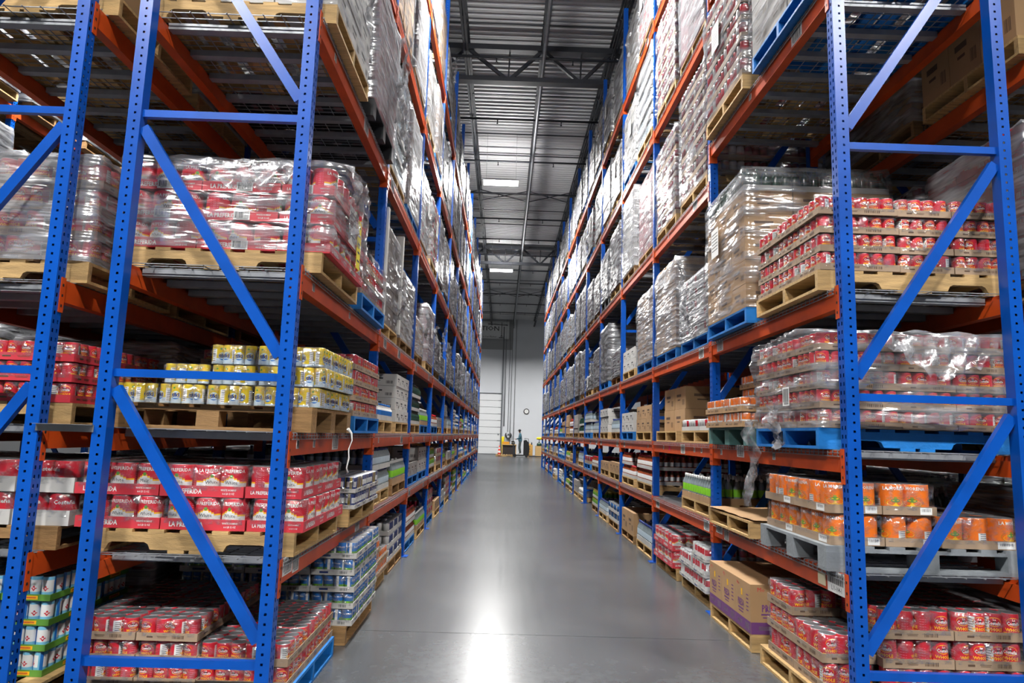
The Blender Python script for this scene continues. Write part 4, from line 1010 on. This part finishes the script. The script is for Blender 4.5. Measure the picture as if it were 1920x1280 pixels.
# --- right rack, first bay
pile('R', 0, 0, 0, 'beanL', 3, 'wood', keep=lambda L, c, r: L < 2 or not (c == 0 and r == 0), du=-0.02); mark('R', 0, 0, 0)
base = pallet('R', 0, 1, 0, 'wood')
def purple_carton():
    q = MB(); a, b, h = 0.2, 0.168, 0.36
    q.box((-a, -b, 0), (a, b, h), KRAFT)
    for f, w in faces(a, b):
        rect(q, f, 0, 0.045, w - 0.002, 0.085, PURPLE); rect(q, lambda x, y, f=f: f(x, y), w * 0.28, 0.045, w * 0.26, 0.05, mat('lilac_print', srgb(170, 140, 170), 0.6)); rect(q, f, -w * 0.2, 0.045, w * 0.3, 0.03, mat('lilac_print', srgb(170, 140, 170), 0.6))
        q.text('PRESA', 0.05, PURPLE, lambda x, y, f=f, w=w: f(x - w * 0.12, y + 0.19), bold=0.03, wide=0.7); q.text('Mo', 0.03, RED, lambda x, y, f=f, w=w: f(x - w * 0.3, y + 0.325))
        rect(q, f, -w * 0.06, 0.27, w * 0.09, 0.05, YTXT)
        for i in range(5): rect(q, f, w * 0.3, 0.16 + 0.028 * i, w * 0.14, 0.008, PURPLE)
        rect(q, f, -w * 0.12, 0.145, w * 0.36, 0.012, PURPLE); rect(q, f, -w * 0.12, 0.122, w * 0.3, 0.008, PURPLE)
    return q.mesh('carton')
PCART = purple_carton()
for ci in range(3):
    for ri in range(3):
        obj('carton', PCART, loc=base + Vector(((ci - 1) * 0.403, (ri - 1) * 0.34 + rnd.uniform(-.004, .004), 0)), label='brown carton with purple band, %s, on the %s' % (POSW[(ci, ri)], WH('R', 0, 1, 0)), cat='carton', group='brown cartons with purple bands')
mark('R', 0, 1, 0)
pile('R', 0, 0, 1, 'morena', 2, 'grey', cols='rrn', keep=lambda L, c, r: L < 1 or c <= 1, jit=0.02); mark('R', 0, 0, 1)
base = pallet('R', 0, 1, 1, 'wood')
q = MB(); k = q.m(KRAFT); n = 8
for i in range(n + 1):
    for j in range(n + 1): q.v.append((-0.6 + 1.2 * i / n, -0.52 + 1.04 * j / n, 0.012 + 0.014 * wob(i * 0.35, j * 0.3, 0, 3)))
for i in range(n):
    for j in range(n): b = i * (n + 1) + j; q.f.append((b, b + n + 1, b + n + 2, b + 1)); q.mi.append(k); q.sm.append(True)
obj('cardboard_sheet', q.mesh('cardboard_sheet'), loc=base, rz=0.03, label='loose brown cardboard sheet lying on an empty wooden pallet', cat='cardboard'); mark('R', 0, 1, 1)
b2, k2, par2 = pile('R', 0, 0, 2, 'bean', 5, 'blue', wrap=WRAP, seed=3.3, amp=0.026, billow=0.14, dy=0.05); mark('R', 0, 0, 2)
obj('film_tail', tail_mesh(3.6, 0.62, 0.2), par2, (-0.68, 0.42, 0.05), label='crumpled tail of torn film')
obj('film_tail', tail_mesh(1.2, 0.3, 0.24), par2, (-0.67, 0.0, 0.16), label='crumpled tail of torn film')
obj('film_fold', apron_mesh(1.3, 0.85, 0.27), par2, (0.08, -0.55, 5 * k2['h'] - 0.02), label='loose fold of film')
obj('barcode_label', barcode(0.1, 0.12, None, 21), par2, (-0.665, -0.2, 0.2), label='white barcode label')
pile('R', 0, 1, 2, 'tang', 5, 'green', keep=lambda L, c, r: L < 2 or (c >= 1 and L < 4) or c >= 2, fm=True, topview=False); mark('R', 0, 1, 2)
pile('R', 0, 0, 3, 'bean', 4, 'wood', topview=False); mark('R', 0, 0, 3)
wrapped('R', 0, 1, 3, 'kraft', 6, 'blue', dims=(0.4, 0.333, 0.195), heavy=1, tag=True, topkind='greenbottle', extra=' under green bottles'); mark('R', 0, 1, 3)
wrapped('R', 0, 0, 4, 'grey', 5, 'blue', dims=(0.4, 0.333, 0.2), heavy=1); mark('R', 0, 0, 4)
wrapped('R', 0, 1, 4, 'redcan', 7, 'wood', dims=(0.4, 0.333, 0.165), heavy=1, tag=True); mark('R', 0, 1, 4)
# --- right rack, second bay
pile('R', 1, 0, 0, 'whitered', 3, 'wood', keep=lambda L, c, r: L < 2 or r == 0, du=0.08); mark('R', 1, 0, 0)
pile('R', 1, 1, 0, 'hominy', 2, 'wood', du=0.08); mark('R', 1, 1, 0)
stack('R', 1, 0, 1, 'limebottle', 1, 'wood', dims=(0.4, 0.333, 0.25), du=0.08); mark('R', 1, 0, 1); mark('R', 1, 1, 1)
stack('R', 1, 0, 2, 'mixcan', 2, 'wood', dims=(0.4, 0.333, 0.115), keep=lambda L, c, r: L < 1 or c >= 1, du=0.08); mark('R', 1, 0, 2)
stack('R', 1, 1, 2, 'kraft', 2, 'wood', dims=(0.5, 0.5, 0.26), grid=(2, 2), du=0.08); mark('R', 1, 1, 2)
wrapped('R', 1, 0, 3, 'mixcan', 5, 'blue', dims=(0.4, 0.333, 0.135), heavy=2, tail=2, du=0.08); mark('R', 1, 0, 3)
wrapped('R', 1, 1, 3, 'kraft', 4, 'blue', dims=(0.6, 0.5, 0.27), grid=(2, 2), heavy=2, du=0.08); mark('R', 1, 1, 3)
wrapped('R', 1, 0, 4, 'darkcan', 8, 'wood', heavy=1, dims=(0.4, 0.333, 0.165), du=0.08); mark('R', 1, 0, 4)
wrapped('R', 1, 1, 4, 'darkcan', 7, 'wood', heavy=1, dims=(0.4, 0.333, 0.165), du=0.08); mark('R', 1, 1, 4)
wrapped('R', 1, 0, 5, 'mauve', 6, 'wood', heavy=2, dims=(0.4, 0.333, 0.2), du=0.08); mark('R', 1, 0, 5)
wrapped('R', 1, 1, 5, 'darkcan', 8, 'wood', heavy=1, dims=(0.4, 0.333, 0.165), du=0.08); mark('R', 1, 1, 5)
# --- right rack, third bay
stack('R', 2, 0, 0, 'bottle', 1, 'wood', dims=(0.4, 0.333, 0.27), du=0.08); mark('R', 2, 0, 0)
stack('R', 2, 1, 0, 'kraft', 1, 'aged', dims=(0.6, 0.5, 0.32), grid=(2, 2), du=0.08); mark('R', 2, 1, 0)
stack('R', 2, 0, 1, 'amberbottle', 2, 'wood', dims=(0.4, 0.333, 0.19), du=0.08); mark('R', 2, 0, 1)
stack('R', 2, 1, 1, 'amberbottle', 2, 'wood', dims=(0.4, 0.333, 0.19), keep=lambda L, c, r: (L < 1 or r > 0), du=0.08); mark('R', 2, 1, 1)
wrapped('R', 2, 0, 3, 'kraft', 4, 'blue', dims=(0.6, 0.5, 0.25), grid=(2, 2), heavy=2, du=0.08); mark('R', 2, 0, 3)
stack('R', 2, 1, 3, 'white', 2, 'wood', dims=(0.4, 0.333, 0.17), du=0.08); mark('R', 2, 1, 3)
# --- rack behind the right one
stack('RB', 0, 1, 1, 'limebottle', 1, 'aged', dims=(0.4, 0.333, 0.26)); mark('RB', 0, 1, 1)
wrapped('RB', 0, 0, 3, 'redbox', 6, 'wood', dims=(0.4, 0.333, 0.17), heavy=1); mark('RB', 0, 0, 3)
stack('RB', 0, 0, 4, 'kraft', 2, 'wood', dims=(0.4, 0.333, 0.4)); mark('RB', 0, 0, 4)
# --- everything farther back
LOW = ['bottle', 'bottle', 'jar', 'mixcan', 'redcan', 'bluecan', 'kraft', 'kraft', 'white', 'limebottle', 'amberbottle', 'bottle', 'greenbottle', 'sack', 'jug', 'grey', 'grey', 'jar']
HIGH_L = ['grey', 'grey', 'bottle', 'kraft', 'mixcan', 'grey', 'white', 'redcan', 'mauve', 'kraft']
HIGH_R = ['darkcan', 'grey', 'kraft', 'mauve', 'grey', 'darkcan', 'redcan', 'greenbox', 'bottle', 'white']
STY = ['wood', 'wood', 'wood', 'aged', 'aged', 'blue', 'blue', 'black']
ROOM = {0: 0.52, 1: 0.40, 2: 0.6, 3: 1.22, 4: 1.36, 5: 1.34, 6: 1.34}
for row in ('L', 'R', 'LB', 'RB', 'LC', 'RC'):
    back = len(row) == 2
    for bay in range(ROWS[row][4]):
        for lv in range(0 if row[-1] != 'C' else (2 if row == 'LC' else 1), 7 if not back else (6 if row == 'LC' else 4 if row == 'RC' else 5)):
            for half in (0, 1):
                if (row, bay, half, lv) in DONE or not fits(row, bay, half, lv, 1.2): continue
                if lv >= 5 and bay == 0: continue
                if row[-1] == 'C' and bay == 0: continue
                rr = rnd.random(); sty = rnd.choice(STY); jx = rnd.uniform(0.06, 0.1)
                if back:
                    h = rnd.choice((0.15, 0.17, 0.2)); n = max(1, int(ROOM[lv] * rnd.uniform(0.85, 1.1) / h))
                    wrapped(row, bay, half, lv, rnd.choice(HIGH_L + ['dark', 'darkcan', 'bottle']), n, rnd.choice(('aged', 'wood')), dims=(0.4, 0.333, h), heavy=rnd.choice((0, 0, 1)), du=-0.06)
                elif lv >= 3:
                    kind = rnd.choice(HIGH_L if row == 'L' else HIGH_R); h = rnd.choice((0.165, 0.19, 0.22))
                    if kind in ('darkcan', 'redcan', 'mixcan'): h = 0.165
                    n = max(3, int(ROOM[lv] * rnd.uniform(0.72, 1.0) / h))
                    if lv == 3 and rr < 0.3: n = max(2, int(n * 0.55))
                    wrapped(row, bay, half, lv, kind, n, sty, dims=(0.4, 0.333, h), heavy=rnd.choice((1, 2, 2) if kind not in ('bottle', 'darkcan', 'redcan') else (1, 1, 2)), du=jx, tag=rnd.random() < 0.3, tail=rnd.choice((0, 0, 1)) if bay < 6 else 0)
                else:
                    if rr < 0.06: continue
                    kind = rnd.choice(LOW); h = dict(bottle=0.24, jar=0.16, jug=0.2, limebottle=0.25, amberbottle=0.2, sack=0.16).get(kind, rnd.choice((0.12, 0.15, 0.18)))
                    n = max(1, int(ROOM[lv] * rnd.uniform(0.45, 1.0) / h))
                    if bay < 8: stack(row, bay, half, lv, kind, n, sty if sty != 'black' else 'wood', dims=(0.4, 0.333, h), du=jx)
                    else: stack(row, bay, half, lv, kind, max(1, int(n * h / 0.25)), sty if sty != 'black' else 'wood', dims=(1.18, 0.5, 0.22), grid=(1, 2), du=jx)

# stamps on a pallet of the rack behind the right one
for x, t, z in ((-0.5, 'T.P', 0.085), (-0.5, '22', 0.045), (0.05, 'S.P.', 0.07)):
    if ('RB', 0, 1, 4) in PROOT:
        q = MB(); q.text(t, 0.032, INK, lambda a, b: (x + a, -0.5095, z + b), bold=0.02); obj('stamp', q.mesh('stamp'), PROOT[('RB', 0, 1, 4)], label='black stencilled stamp')
# strand of plastic strap hanging off the second shelf
q = MB(); q.tube([(0, 0, 0), (0.02, 0.03, -0.03), (0.03, 0.02, -0.08), (0.02, -0.02, -0.14), (0.03, -0.05, -0.2), (0.02, -0.06, -0.27), (0.03, -0.05, -0.3)], [0.012, 0.008, 0.005, 0.005, 0.006, 0.005, 0.008], 6, WHITE)
obj('plastic_strand', q.mesh('plastic_strand'), loc=(XL + 0.099, 4.86, 1.562), label='thin white plastic strand hanging over the second-shelf beam below yellow cans', cat='strap')
# ------------------------------------------------------------------ the far end of the aisle
W = WALL_Y
# sectional dock door
DOORM = mat('white_door_panel', srgb(222, 224, 226), 0.5); TRACK = mat('grey_door_track', srgb(96, 100, 106), 0.5)
root = obj('door_1', None, loc=(-2.0, W - 0.06, 0), kind='structure', label='white sectional dock door in the end wall', cat='door')
for i in range(9):
    q = MB(); q.box((-1.9, -0.02, 0.03 + i * 0.52), (1.86, 0.05, 0.03 + (i + 1) * 0.52 - 0.025), DOORM); obj('door_panel', q.mesh('door_panel'), root)
q = MB(); q.box((-1.9, 0.03, 0.0), (1.86, 0.05, 4.7), TRACK); obj('panel_joint', q.mesh('panel_joint'), root)
for nm, x0, x1 in (('door_track', 1.86, 1.96), ('door_track', 0.1, 0.16)):
    q = MB(); q.box((x0, -0.07, 0), (x1, -0.025 if x0 < 1 else 0.06, 4.72 if x0 < 1 else 10.1), TRACK); obj(nm, q.mesh(nm), root)
q = MB(); q.box((-1.9, -0.05, 4.72), (1.9, 0.05, 4.78), TRACK); obj('door_header', q.mesh('door_header'), root)
for i in range(9):
    q = MB(); q.box((1.62, -0.05, 0.53 + i * 0.52), (1.86, -0.022, 0.56 + i * 0.52), TRACK); obj('hinge', q.mesh('hinge'), root)
q = MB(); q.box((1.66, -0.06, 1.48), (1.74, -0.021, 1.58), TRACK); obj('latch', q.mesh('latch'), root)
# sheet of darker grey over the upper wall above the door, wall conduits
q = MB(); q.box((-4.5, W - 0.03, 8.25), (0.62, W - 0.001, 10.7), WALLG); obj('wall_band_1', q.mesh('wall_band_1'), kind='structure', label='darker grey upper wall band above the dock door', cat='wall')
for i, (x, z0, z1, r, mt) in enumerate(((0.12, 2.2, 10.7, 0.035, GALV), (0.44, 1.75, 10.7, 0.014, TRACK), (0.62, 0.0, 10.7, 0.02, WALLG), (0.9, 0.0, 10.7, 0.018, WALLG))):
    q = MB(); q.tube([(x, W - 0.06, z0), (x, W - 0.06, z1)], r, 8, mt)
    obj('wall_conduit', q.mesh('wall_conduit'), label='%s vertical conduit on the end wall, %s from the dock door' % (('thick grey', 'thin dark', 'pale', 'thin pale')[i], ORD[i]), cat='conduit')
# coiled hose
root = obj('coiled_hose', None, loc=(0.5, W - 0.12, 1.55), label='coiled black hose hanging on the end wall', cat='hose')
for k in range(3):
    q = MB(); pts = [(0.2 * math.cos(a) * (1 + 0.08 * k), -0.03 * k, 0.26 * math.sin(a) - 0.03 * k) for a in [R(150) + R(240) * i / 20 for i in range(21)]]
    q.tube(pts, 0.03, 8, BLACK); obj('hose_loop', q.mesh('hose_loop'), root)
q = MB(); q.box((-0.06, 0.0, 0.0), (0.06, 0.115, 0.06), TRACK); obj('hose_hook', q.mesh('hose_hook'), root)
# clock
root = obj('wall_clock', None, loc=(1.87, W - 0.05, 3.4), label='round black-rimmed wall clock on the end wall', cat='clock')
def disc(r, y0, y1, mt, nm):
    q = MB(); q.prism([(r * math.cos(2 * math.pi * i / 32), r * math.sin(2 * math.pi * i / 32)) for i in range(32)], 'y', y0, y1, mt); return obj(nm, q.mesh(nm), root)
disc(0.225, 0.0, 0.049, BLACK, 'rim'); disc(0.165, -0.004, 0.0, PAPER, 'dial')
for i in range(12):
    a = R(30 * i); q = MB(); q.bar((0.13 * math.sin(a), -0.006, 0.13 * math.cos(a)), (0.15 * math.sin(a), -0.006, 0.15 * math.cos(a)), 0.012, 0.004, INK); obj('hour_mark', q.mesh('hour_mark'), root)
for a, l in ((R(-60), 0.08), (R(20), 0.12)):
    q = MB(); q.bar((0, -0.008, 0), (l * math.sin(a), -0.008, l * math.cos(a)), 0.012, 0.004, INK); obj('clock_hand', q.mesh('clock_hand'), root)
# banner
root = obj('banner', None, loc=(0, W - 0.09, 0), label='white banner with a tower crane and black lettering high on the end wall', cat='banner')
q = MB(); q.box((-4.2, 0.0, 9.1), (0.3, 0.01, 10.52), mat('banner_vinyl', srgb(206, 208, 208), 0.5)); obj('banner_cloth', q.mesh('banner_cloth'), root)
q = MB(); q.text('TION', 0.36, INK, lambda x, y: (x * 1.1 - 1.19, -0.004, y + 9.94), bold=0.01, wide=1.05); obj('lettering', q.mesh('lettering'), root)
q = MB(); q.text('is Our Market', 0.14, INK, lambda x, y: (x - 1.25, -0.004, y + 9.27), wide=0.95); obj('small_lettering', q.mesh('small_lettering'), root)
q = MB(); f = lambda x, z: (x, -0.004, z)
def ln(a, b, w): q.bar((a[0], -0.004, a[1]), (b[0], -0.004, b[1]), w, 0.004, INK, up=(0, 1, 0))
ln((-0.29, 9.2), (-0.29, 10.42), 0.05); ln((-1.4, 10.28), (0.2, 10.22), 0.06); ln((-0.29, 10.42), (-0.9, 10.3), 0.015); ln((-0.29, 10.42), (0.15, 10.25), 0.015); ln((-1.35, 10.28), (-1.35, 10.05), 0.01); ln((-0.5, 9.2), (-0.05, 9.2), 0.06); ln((-0.4, 9.27), (-0.29, 9.4), 0.03); ln((-0.18, 9.27), (-0.29, 9.4), 0.03)
obj('crane_drawing', q.mesh('crane_drawing'), root, label='black tower crane drawing')
# yellow bollard, cone
q = MB(); q.lathe([(0.11, 0), (0.11, 1.33), (0.09, 1.38), (0.03, 1.4)], 16, mat('safety_yellow', srgb(236, 214, 20), 0.4)); obj('bollard', q.mesh('bollard'), loc=(0.08, W - 1.1, 0), label='yellow steel bollard beside the dock door', cat='bollard')
root = obj('traffic_cone', None, loc=(-0.16, 50.0, 0), label='red and white traffic cone beside the dark workbench', cat='cone')
CR = mat('cone_red', srgb(226, 60, 40), 0.45)
q = MB(); q.box((-0.18, -0.18, 0), (0.18, 0.18, 0.03), CR); obj('cone_base', q.mesh('cone_base'), root)
q = MB(); q.lathe([(0.14, 0.03), (0.105, 0.24), (0.085, 0.38), (0.07, 0.5), (0.05, 0.62), (0.03, 0.74)], 16, CR, mats=[CR, WHITE, CR, WHITE, CR]); obj('cone_body', q.mesh('cone_body'), root)
# dark workbench with things on it
PLY = mat('pale_plywood', srgb(214, 176, 118), 0.6, noise=0.15, stretch=(1, 8, 8)); DBR = mat('dark_board', srgb(44, 38, 38), 0.6)
root = obj('workbench', None, loc=(0.56, 50.2, 0), label='dark-fronted workbench with a pale wooden top and edges', cat='workbench')
q = MB(); q.box((-0.56, -0.3, 0.8), (0.52, 0.3, 0.85), PLY); obj('bench_top', q.mesh('bench_top'), root)
for x in (-0.53, 0.45):
    q = MB(); q.box((x, -0.28, 0), (x + 0.05, 0.28, 0.8), PLY); obj('side_panel', q.mesh('side_panel'), root)
q = MB(); q.box((-0.48, -0.24, 0.03), (0.45, -0.2, 0.8), DBR); obj('front_panel', q.mesh('front_panel'), root)
root = obj('tote_crate', None, loc=(0.3, 50.2, 0.852), label='orange-yellow open crate on the dark workbench', cat='crate'); OY = mat('amber_plastic', srgb(216, 150, 40), 0.5)
for lo, hi in (((-0.25, -0.15, 0), (0.25, 0.15, 0.01)), ((-0.25, -0.15, 0.01), (0.25, -0.14, 0.18)), ((-0.25, 0.14, 0.01), (0.25, 0.15, 0.18)), ((-0.25, -0.14, 0.01), (-0.24, 0.14, 0.18)), ((0.24, -0.14, 0.01), (0.25, 0.14, 0.18))):
    q = MB(); q.box(lo, hi, OY); obj('crate_wall', q.mesh('crate_wall'), root)
root = obj('label_printer', None, loc=(0.83, 50.2, 0.852), label='small black label printer on the dark workbench', cat='printer')
q = MB(); q.prism([(-0.13, 0), (0.13, 0), (0.13, 0.16), (0.08, 0.24), (-0.13, 0.24)], 'y', -0.12, 0.12, BLACK); obj('printer_body', q.mesh('printer_body'), root)
q = MB(); q.box((-0.1, -0.14, 0.1), (0.1, -0.121, 0.13), PAPER); obj('paper_slot', q.mesh('paper_slot'), root)
# pallet on the floor
root = obj('wooden_pallet', None, loc=(0.2, 49.3, 0.0015), label='pale wooden pallet standing alone on the floor before the dark workbench', cat='pallet')
for nm, key, p in pal_spec('wood'): obj(nm, PAL['wood'][key], root, p)
# drawer box, plywood box, yellow lift
root = obj('parts_cabinet', None, loc=(2.08, 51.0, 0), label='yellow-brown cabinet of drawers beside the pallet truck', cat='cabinet')
YB2 = mat('ochre_cabinet', srgb(206, 160, 84), 0.55)
q = MB(); q.box((-0.22, -0.2, 0), (0.22, 0.2, 0.85), YB2); obj('cabinet_body', q.mesh('cabinet_body'), root)
for i in range(4):
    q = MB(); q.box((-0.2, -0.215, 0.03 + i * 0.205), (0.2, -0.201, 0.22 + i * 0.205), YB2); d = obj('drawer', q.mesh('drawer'), root)
    q = MB(); q.box((-0.05, -0.23, 0.12 + i * 0.205), (0.05, -0.216, 0.14 + i * 0.205), BLACK); obj('drawer_pull', q.mesh('drawer_pull'), d)
for i, (x, h, mt) in enumerate(((-0.12, 0.16, BLACK), (0.02, 0.1, YTXT), (0.14, 0.2, DARKST))):
    q = MB(); q.lathe([(0.045, 0), (0.05, 0.02), (0.05, h * 0.7), (0.02, h * 0.85), (0.02, h)], 10, mt, (0, 0, 0)); obj('spray_bottle', q.mesh('spray_bottle'), loc=(2.08 + x, 51.0, 0.851), label='%s bottle on the ochre drawer cabinet' % ('short black', 'small yellow', 'taller grey')[i], cat='bottle', group='bottles on the drawer cabinet')
root = obj('plywood_crate', None, loc=(2.7, 50.0, 0), label='pale plywood crate standing by the far end of the right rack', cat='crate')
for lo, hi in (((-0.25, -0.25, 0), (0.25, -0.23, 0.8)), ((-0.25, 0.23, 0), (0.25, 0.25, 0.8)), ((-0.25, -0.23, 0), (-0.23, 0.23, 0.8)), ((0.23, -0.23, 0), (0.25, 0.23, 0.8))):
    q = MB(); q.box(lo, hi, PLY); obj('crate_side', q.mesh('crate_side'), root)
q = MB(); q.box((-0.23, -0.23, 0.72), (0.23, 0.23, 0.74), PLY); obj('crate_lid', q.mesh('crate_lid'), root)
root = obj('hand_pump', None, loc=(2.72, 50.0, 0.741), label='green and yellow machine on the plywood crate', cat='machine')
q = MB(); q.lathe([(0.16, 0), (0.18, 0.04), (0.18, 0.2), (0.1, 0.28), (0.04, 0.3)], 14, DGREEN); obj('machine_body', q.mesh('machine_body'), root)
q = MB(); q.bar((0, 0, 0.28), (0.0, 0, 0.5), 0.05, 0.05, BLACK); obj('machine_neck', q.mesh('machine_neck'), root)
q = MB(); q.lathe([(0.1, 0.5), (0.2, 0.54), (0.21, 0.62), (0.12, 0.68)], 12, mat('safety_yellow', srgb(236, 214, 20), 0.4)); obj('machine_head', q.mesh('machine_head'), root)
# ride-on pallet truck
root = obj('pallet_truck', None, loc=(1.3, 48.6, 0), label='black ride-on electric pallet truck carrying the worker', cat='pallet truck')
def tp(nm, fn):
    q = MB(); fn(q); return obj(nm, q.mesh(nm), root)
tp('platform', lambda q: q.box((-0.25, -0.33, 0.1), (0.25, 0.33, 0.17), BLACK))
tp('battery_box', lambda q: q.prism([(0.25, 0.12), (0.62, 0.12), (0.66, 0.6), (0.6, 1.02), (0.42, 1.22), (0.25, 1.16)], 'y', -0.33, 0.33, BLACK))
tp('grab_bar', lambda q: q.tube([(0.3, -0.3, 1.1), (0.3, -0.3, 1.32), (0.56, -0.3, 1.3), (0.6, -0.3, 1.0)], 0.02, 8, DARKST))
tp('front_column', lambda q: q.prism([(-0.46, 0.06), (-0.3, 0.06), (-0.36, 0.7), (-0.46, 0.88), (-0.52, 0.86)], 'y', -0.14, 0.14, DARKST))
tp('steering_handle', lambda q: q.tube([(-0.48, 0, 0.86), (-0.52, 0, 1.06), (-0.5, -0.1, 1.12), (-0.47, -0.17, 1.14)], 0.025, 8, BLACK))
tp('drive_wheel', lambda q: q.prism([(-0.36 + 0.12 * math.cos(2 * math.pi * i / 18), 0.121 + 0.12 * math.sin(2 * math.pi * i / 18)) for i in range(18)], 'y', -0.22, -0.15, BLACK))
tp('rear_wheel', lambda q: q.prism([(0.45 + 0.1 * math.cos(2 * math.pi * i / 18), 0.101 + 0.1 * math.sin(2 * math.pi * i / 18)) for i in range(18)], 'y', -0.35, -0.28, BLACK))
for y in (-0.25, 0.13): tp('fork', lambda q: q.box((0.62, y, 0.05), (1.75, y + 0.14, 0.11), DARKST))
# the worker
SKIN = mat('skin', srgb(176, 128, 104), 0.55); TEAL = mat('teal_hoodie', srgb(56, 96, 112), 0.8); TROU = mat('grey_trousers', srgb(92, 104, 104), 0.8); SHOE = mat('pale_shoes', srgb(206, 200, 192), 0.6); HAIR = mat('dark_hair', srgb(36, 30, 30), 0.7)
J = {'pel': (0.02, 0, 0.92), 'waist': (0.015, 0, 1.06), 'chest': (0.03, 0, 1.30), 'neck': (-0.005, 0, 1.47), 'nk2': (-0.02, 0, 1.52), 'head': (-0.035, 0, 1.61), 'top': (-0.03, 0, 1.69), 'nose': (-0.115, 0, 1.60)}
E_ = [('pel', 'waist'), ('waist', 'chest'), ('chest', 'neck'), ('neck', 'nk2'), ('nk2', 'head'), ('head', 'top'), ('head', 'nose')]
Rr = {'pel': 0.145, 'waist': 0.135, 'chest': 0.15, 'neck': 0.06, 'nk2': 0.055, 'head': 0.088, 'top': 0.06, 'nose': 0.018}
for s, k in ((-1, 'n'), (1, 'f')):
    J.update({'sh' + k: (0.03, 0.18 * s, 1.39), 'el' + k: (-0.04, 0.24 * s, 1.12), 'wr' + k: (-0.26, 0.19 * s, 1.06), 'hip' + k: (0.02, 0.09 * s, 0.88), 'kn' + k: (-0.03 + 0.03 * s, 0.1 * s, 0.48), 'an' + k: (0.04 + 0.03 * s, 0.1 * s, 0.09), 'toe' + k: (-0.12 + 0.03 * s, 0.11 * s, 0.035), 'pa' + k: (-0.31, 0.185 * s, 1.055)})
    E_ += [('chest', 'sh' + k), ('sh' + k, 'el' + k), ('el' + k, 'wr' + k), ('wr' + k, 'pa' + k), ('pel', 'hip' + k), ('hip' + k, 'kn' + k), ('kn' + k, 'an' + k), ('an' + k, 'toe' + k)]
    Rr.update({'sh' + k: 0.075, 'el' + k: 0.055, 'wr' + k: 0.036, 'pa' + k: 0.036, 'hip' + k: 0.1, 'kn' + k: 0.068, 'an' + k: 0.05, 'toe' + k: 0.035})
    for i, (dy, dz, l) in enumerate(((-0.03, 0.012, 0.07), (-0.01, 0.016, 0.08), (0.01, 0.014, 0.075), (0.028, 0.008, 0.06))):
        J['f%s%d' % (k, i)] = (-0.31 - l * 0.7, 0.185 * s + dy, 1.06 + dz); J['t%s%d' % (k, i)] = (-0.31 - l, 0.185 * s + dy, 1.03 + dz); E_ += [('pa' + k, 'f%s%d' % (k, i)), ('f%s%d' % (k, i), 't%s%d' % (k, i))]; Rr['f%s%d' % (k, i)] = Rr['t%s%d' % (k, i)] = 0.009
    J['th' + k] = (-0.32, 0.185 * s - 0.05 * s, 1.03); E_.append(('wr' + k, 'th' + k)); Rr['th' + k] = 0.011
keys = list(J); me = bpy.data.meshes.new('body'); me.from_pydata([J[k] for k in keys], [(keys.index(a), keys.index(b)) for a, b in E_], [])
tmp = bpy.data.objects.new('body', me); COL.objects.link(tmp)
md = tmp.modifiers.new('skin', 'SKIN'); md.use_smooth_shade = True
for i, k in enumerate(keys): me.skin_vertices[0].data[i].radius = (Rr[k], Rr[k] * (1.25 if k in ('chest', 'waist', 'pel') else 1.0)); me.skin_vertices[0].data[i].use_root = (k == 'pel')
sb = tmp.modifiers.new('sub', 'SUBSURF'); sb.levels = 2; sb.render_levels = 2
bpy.context.view_layer.update()
dg = bpy.context.evaluated_depsgraph_get(); body = bpy.data.meshes.new_from_object(tmp.evaluated_get(dg)); bpy.data.objects.remove(tmp)
body.materials.clear()
for m_ in (SKIN, TEAL, TROU, SHOE, HAIR): body.materials.append(m_)
for p in body.polygons:
    c = p.center; p.use_smooth = True
    if c.z < 0.1: k = 3
    elif c.z < 0.9: k = 2
    elif c.x < -0.255 and c.z < 1.2: k = 0
    elif c.z < 1.5: k = 1
    else: k = 4 if (c.x > 0.01 or c.z > 1.66) else 0
    p.material_index = k
per = obj('person', body, loc=(1.28, 48.6, 0.195), label='worker in a teal hoodie and dark cap riding the pallet truck', cat='person')
q = MB(); q.lathe([(0.1, 1.63), (0.104, 1.68), (0.085, 1.735), (0.03, 1.755)], 16, BLACK, (-0.03, 0, 0)); q.box((-0.22, -0.075, 1.645), (-0.1, 0.075, 1.66), BLACK); obj('cap', q.mesh('cap'), per)
for s in (-1, 1):
    q = MB(); q.lathe([(0.004, -0.008), (0.011, 0), (0.004, 0.008)], 8, BLACK, (-0.112, 0.034 * s, 1.615)); obj('eye', q.mesh('eye'), per)
q = MB(); q.box((-0.116, -0.025, 1.562), (-0.1, 0.025, 1.568), mat('lips', srgb(140, 80, 76), 0.6)); obj('mouth', q.mesh('mouth'), per)
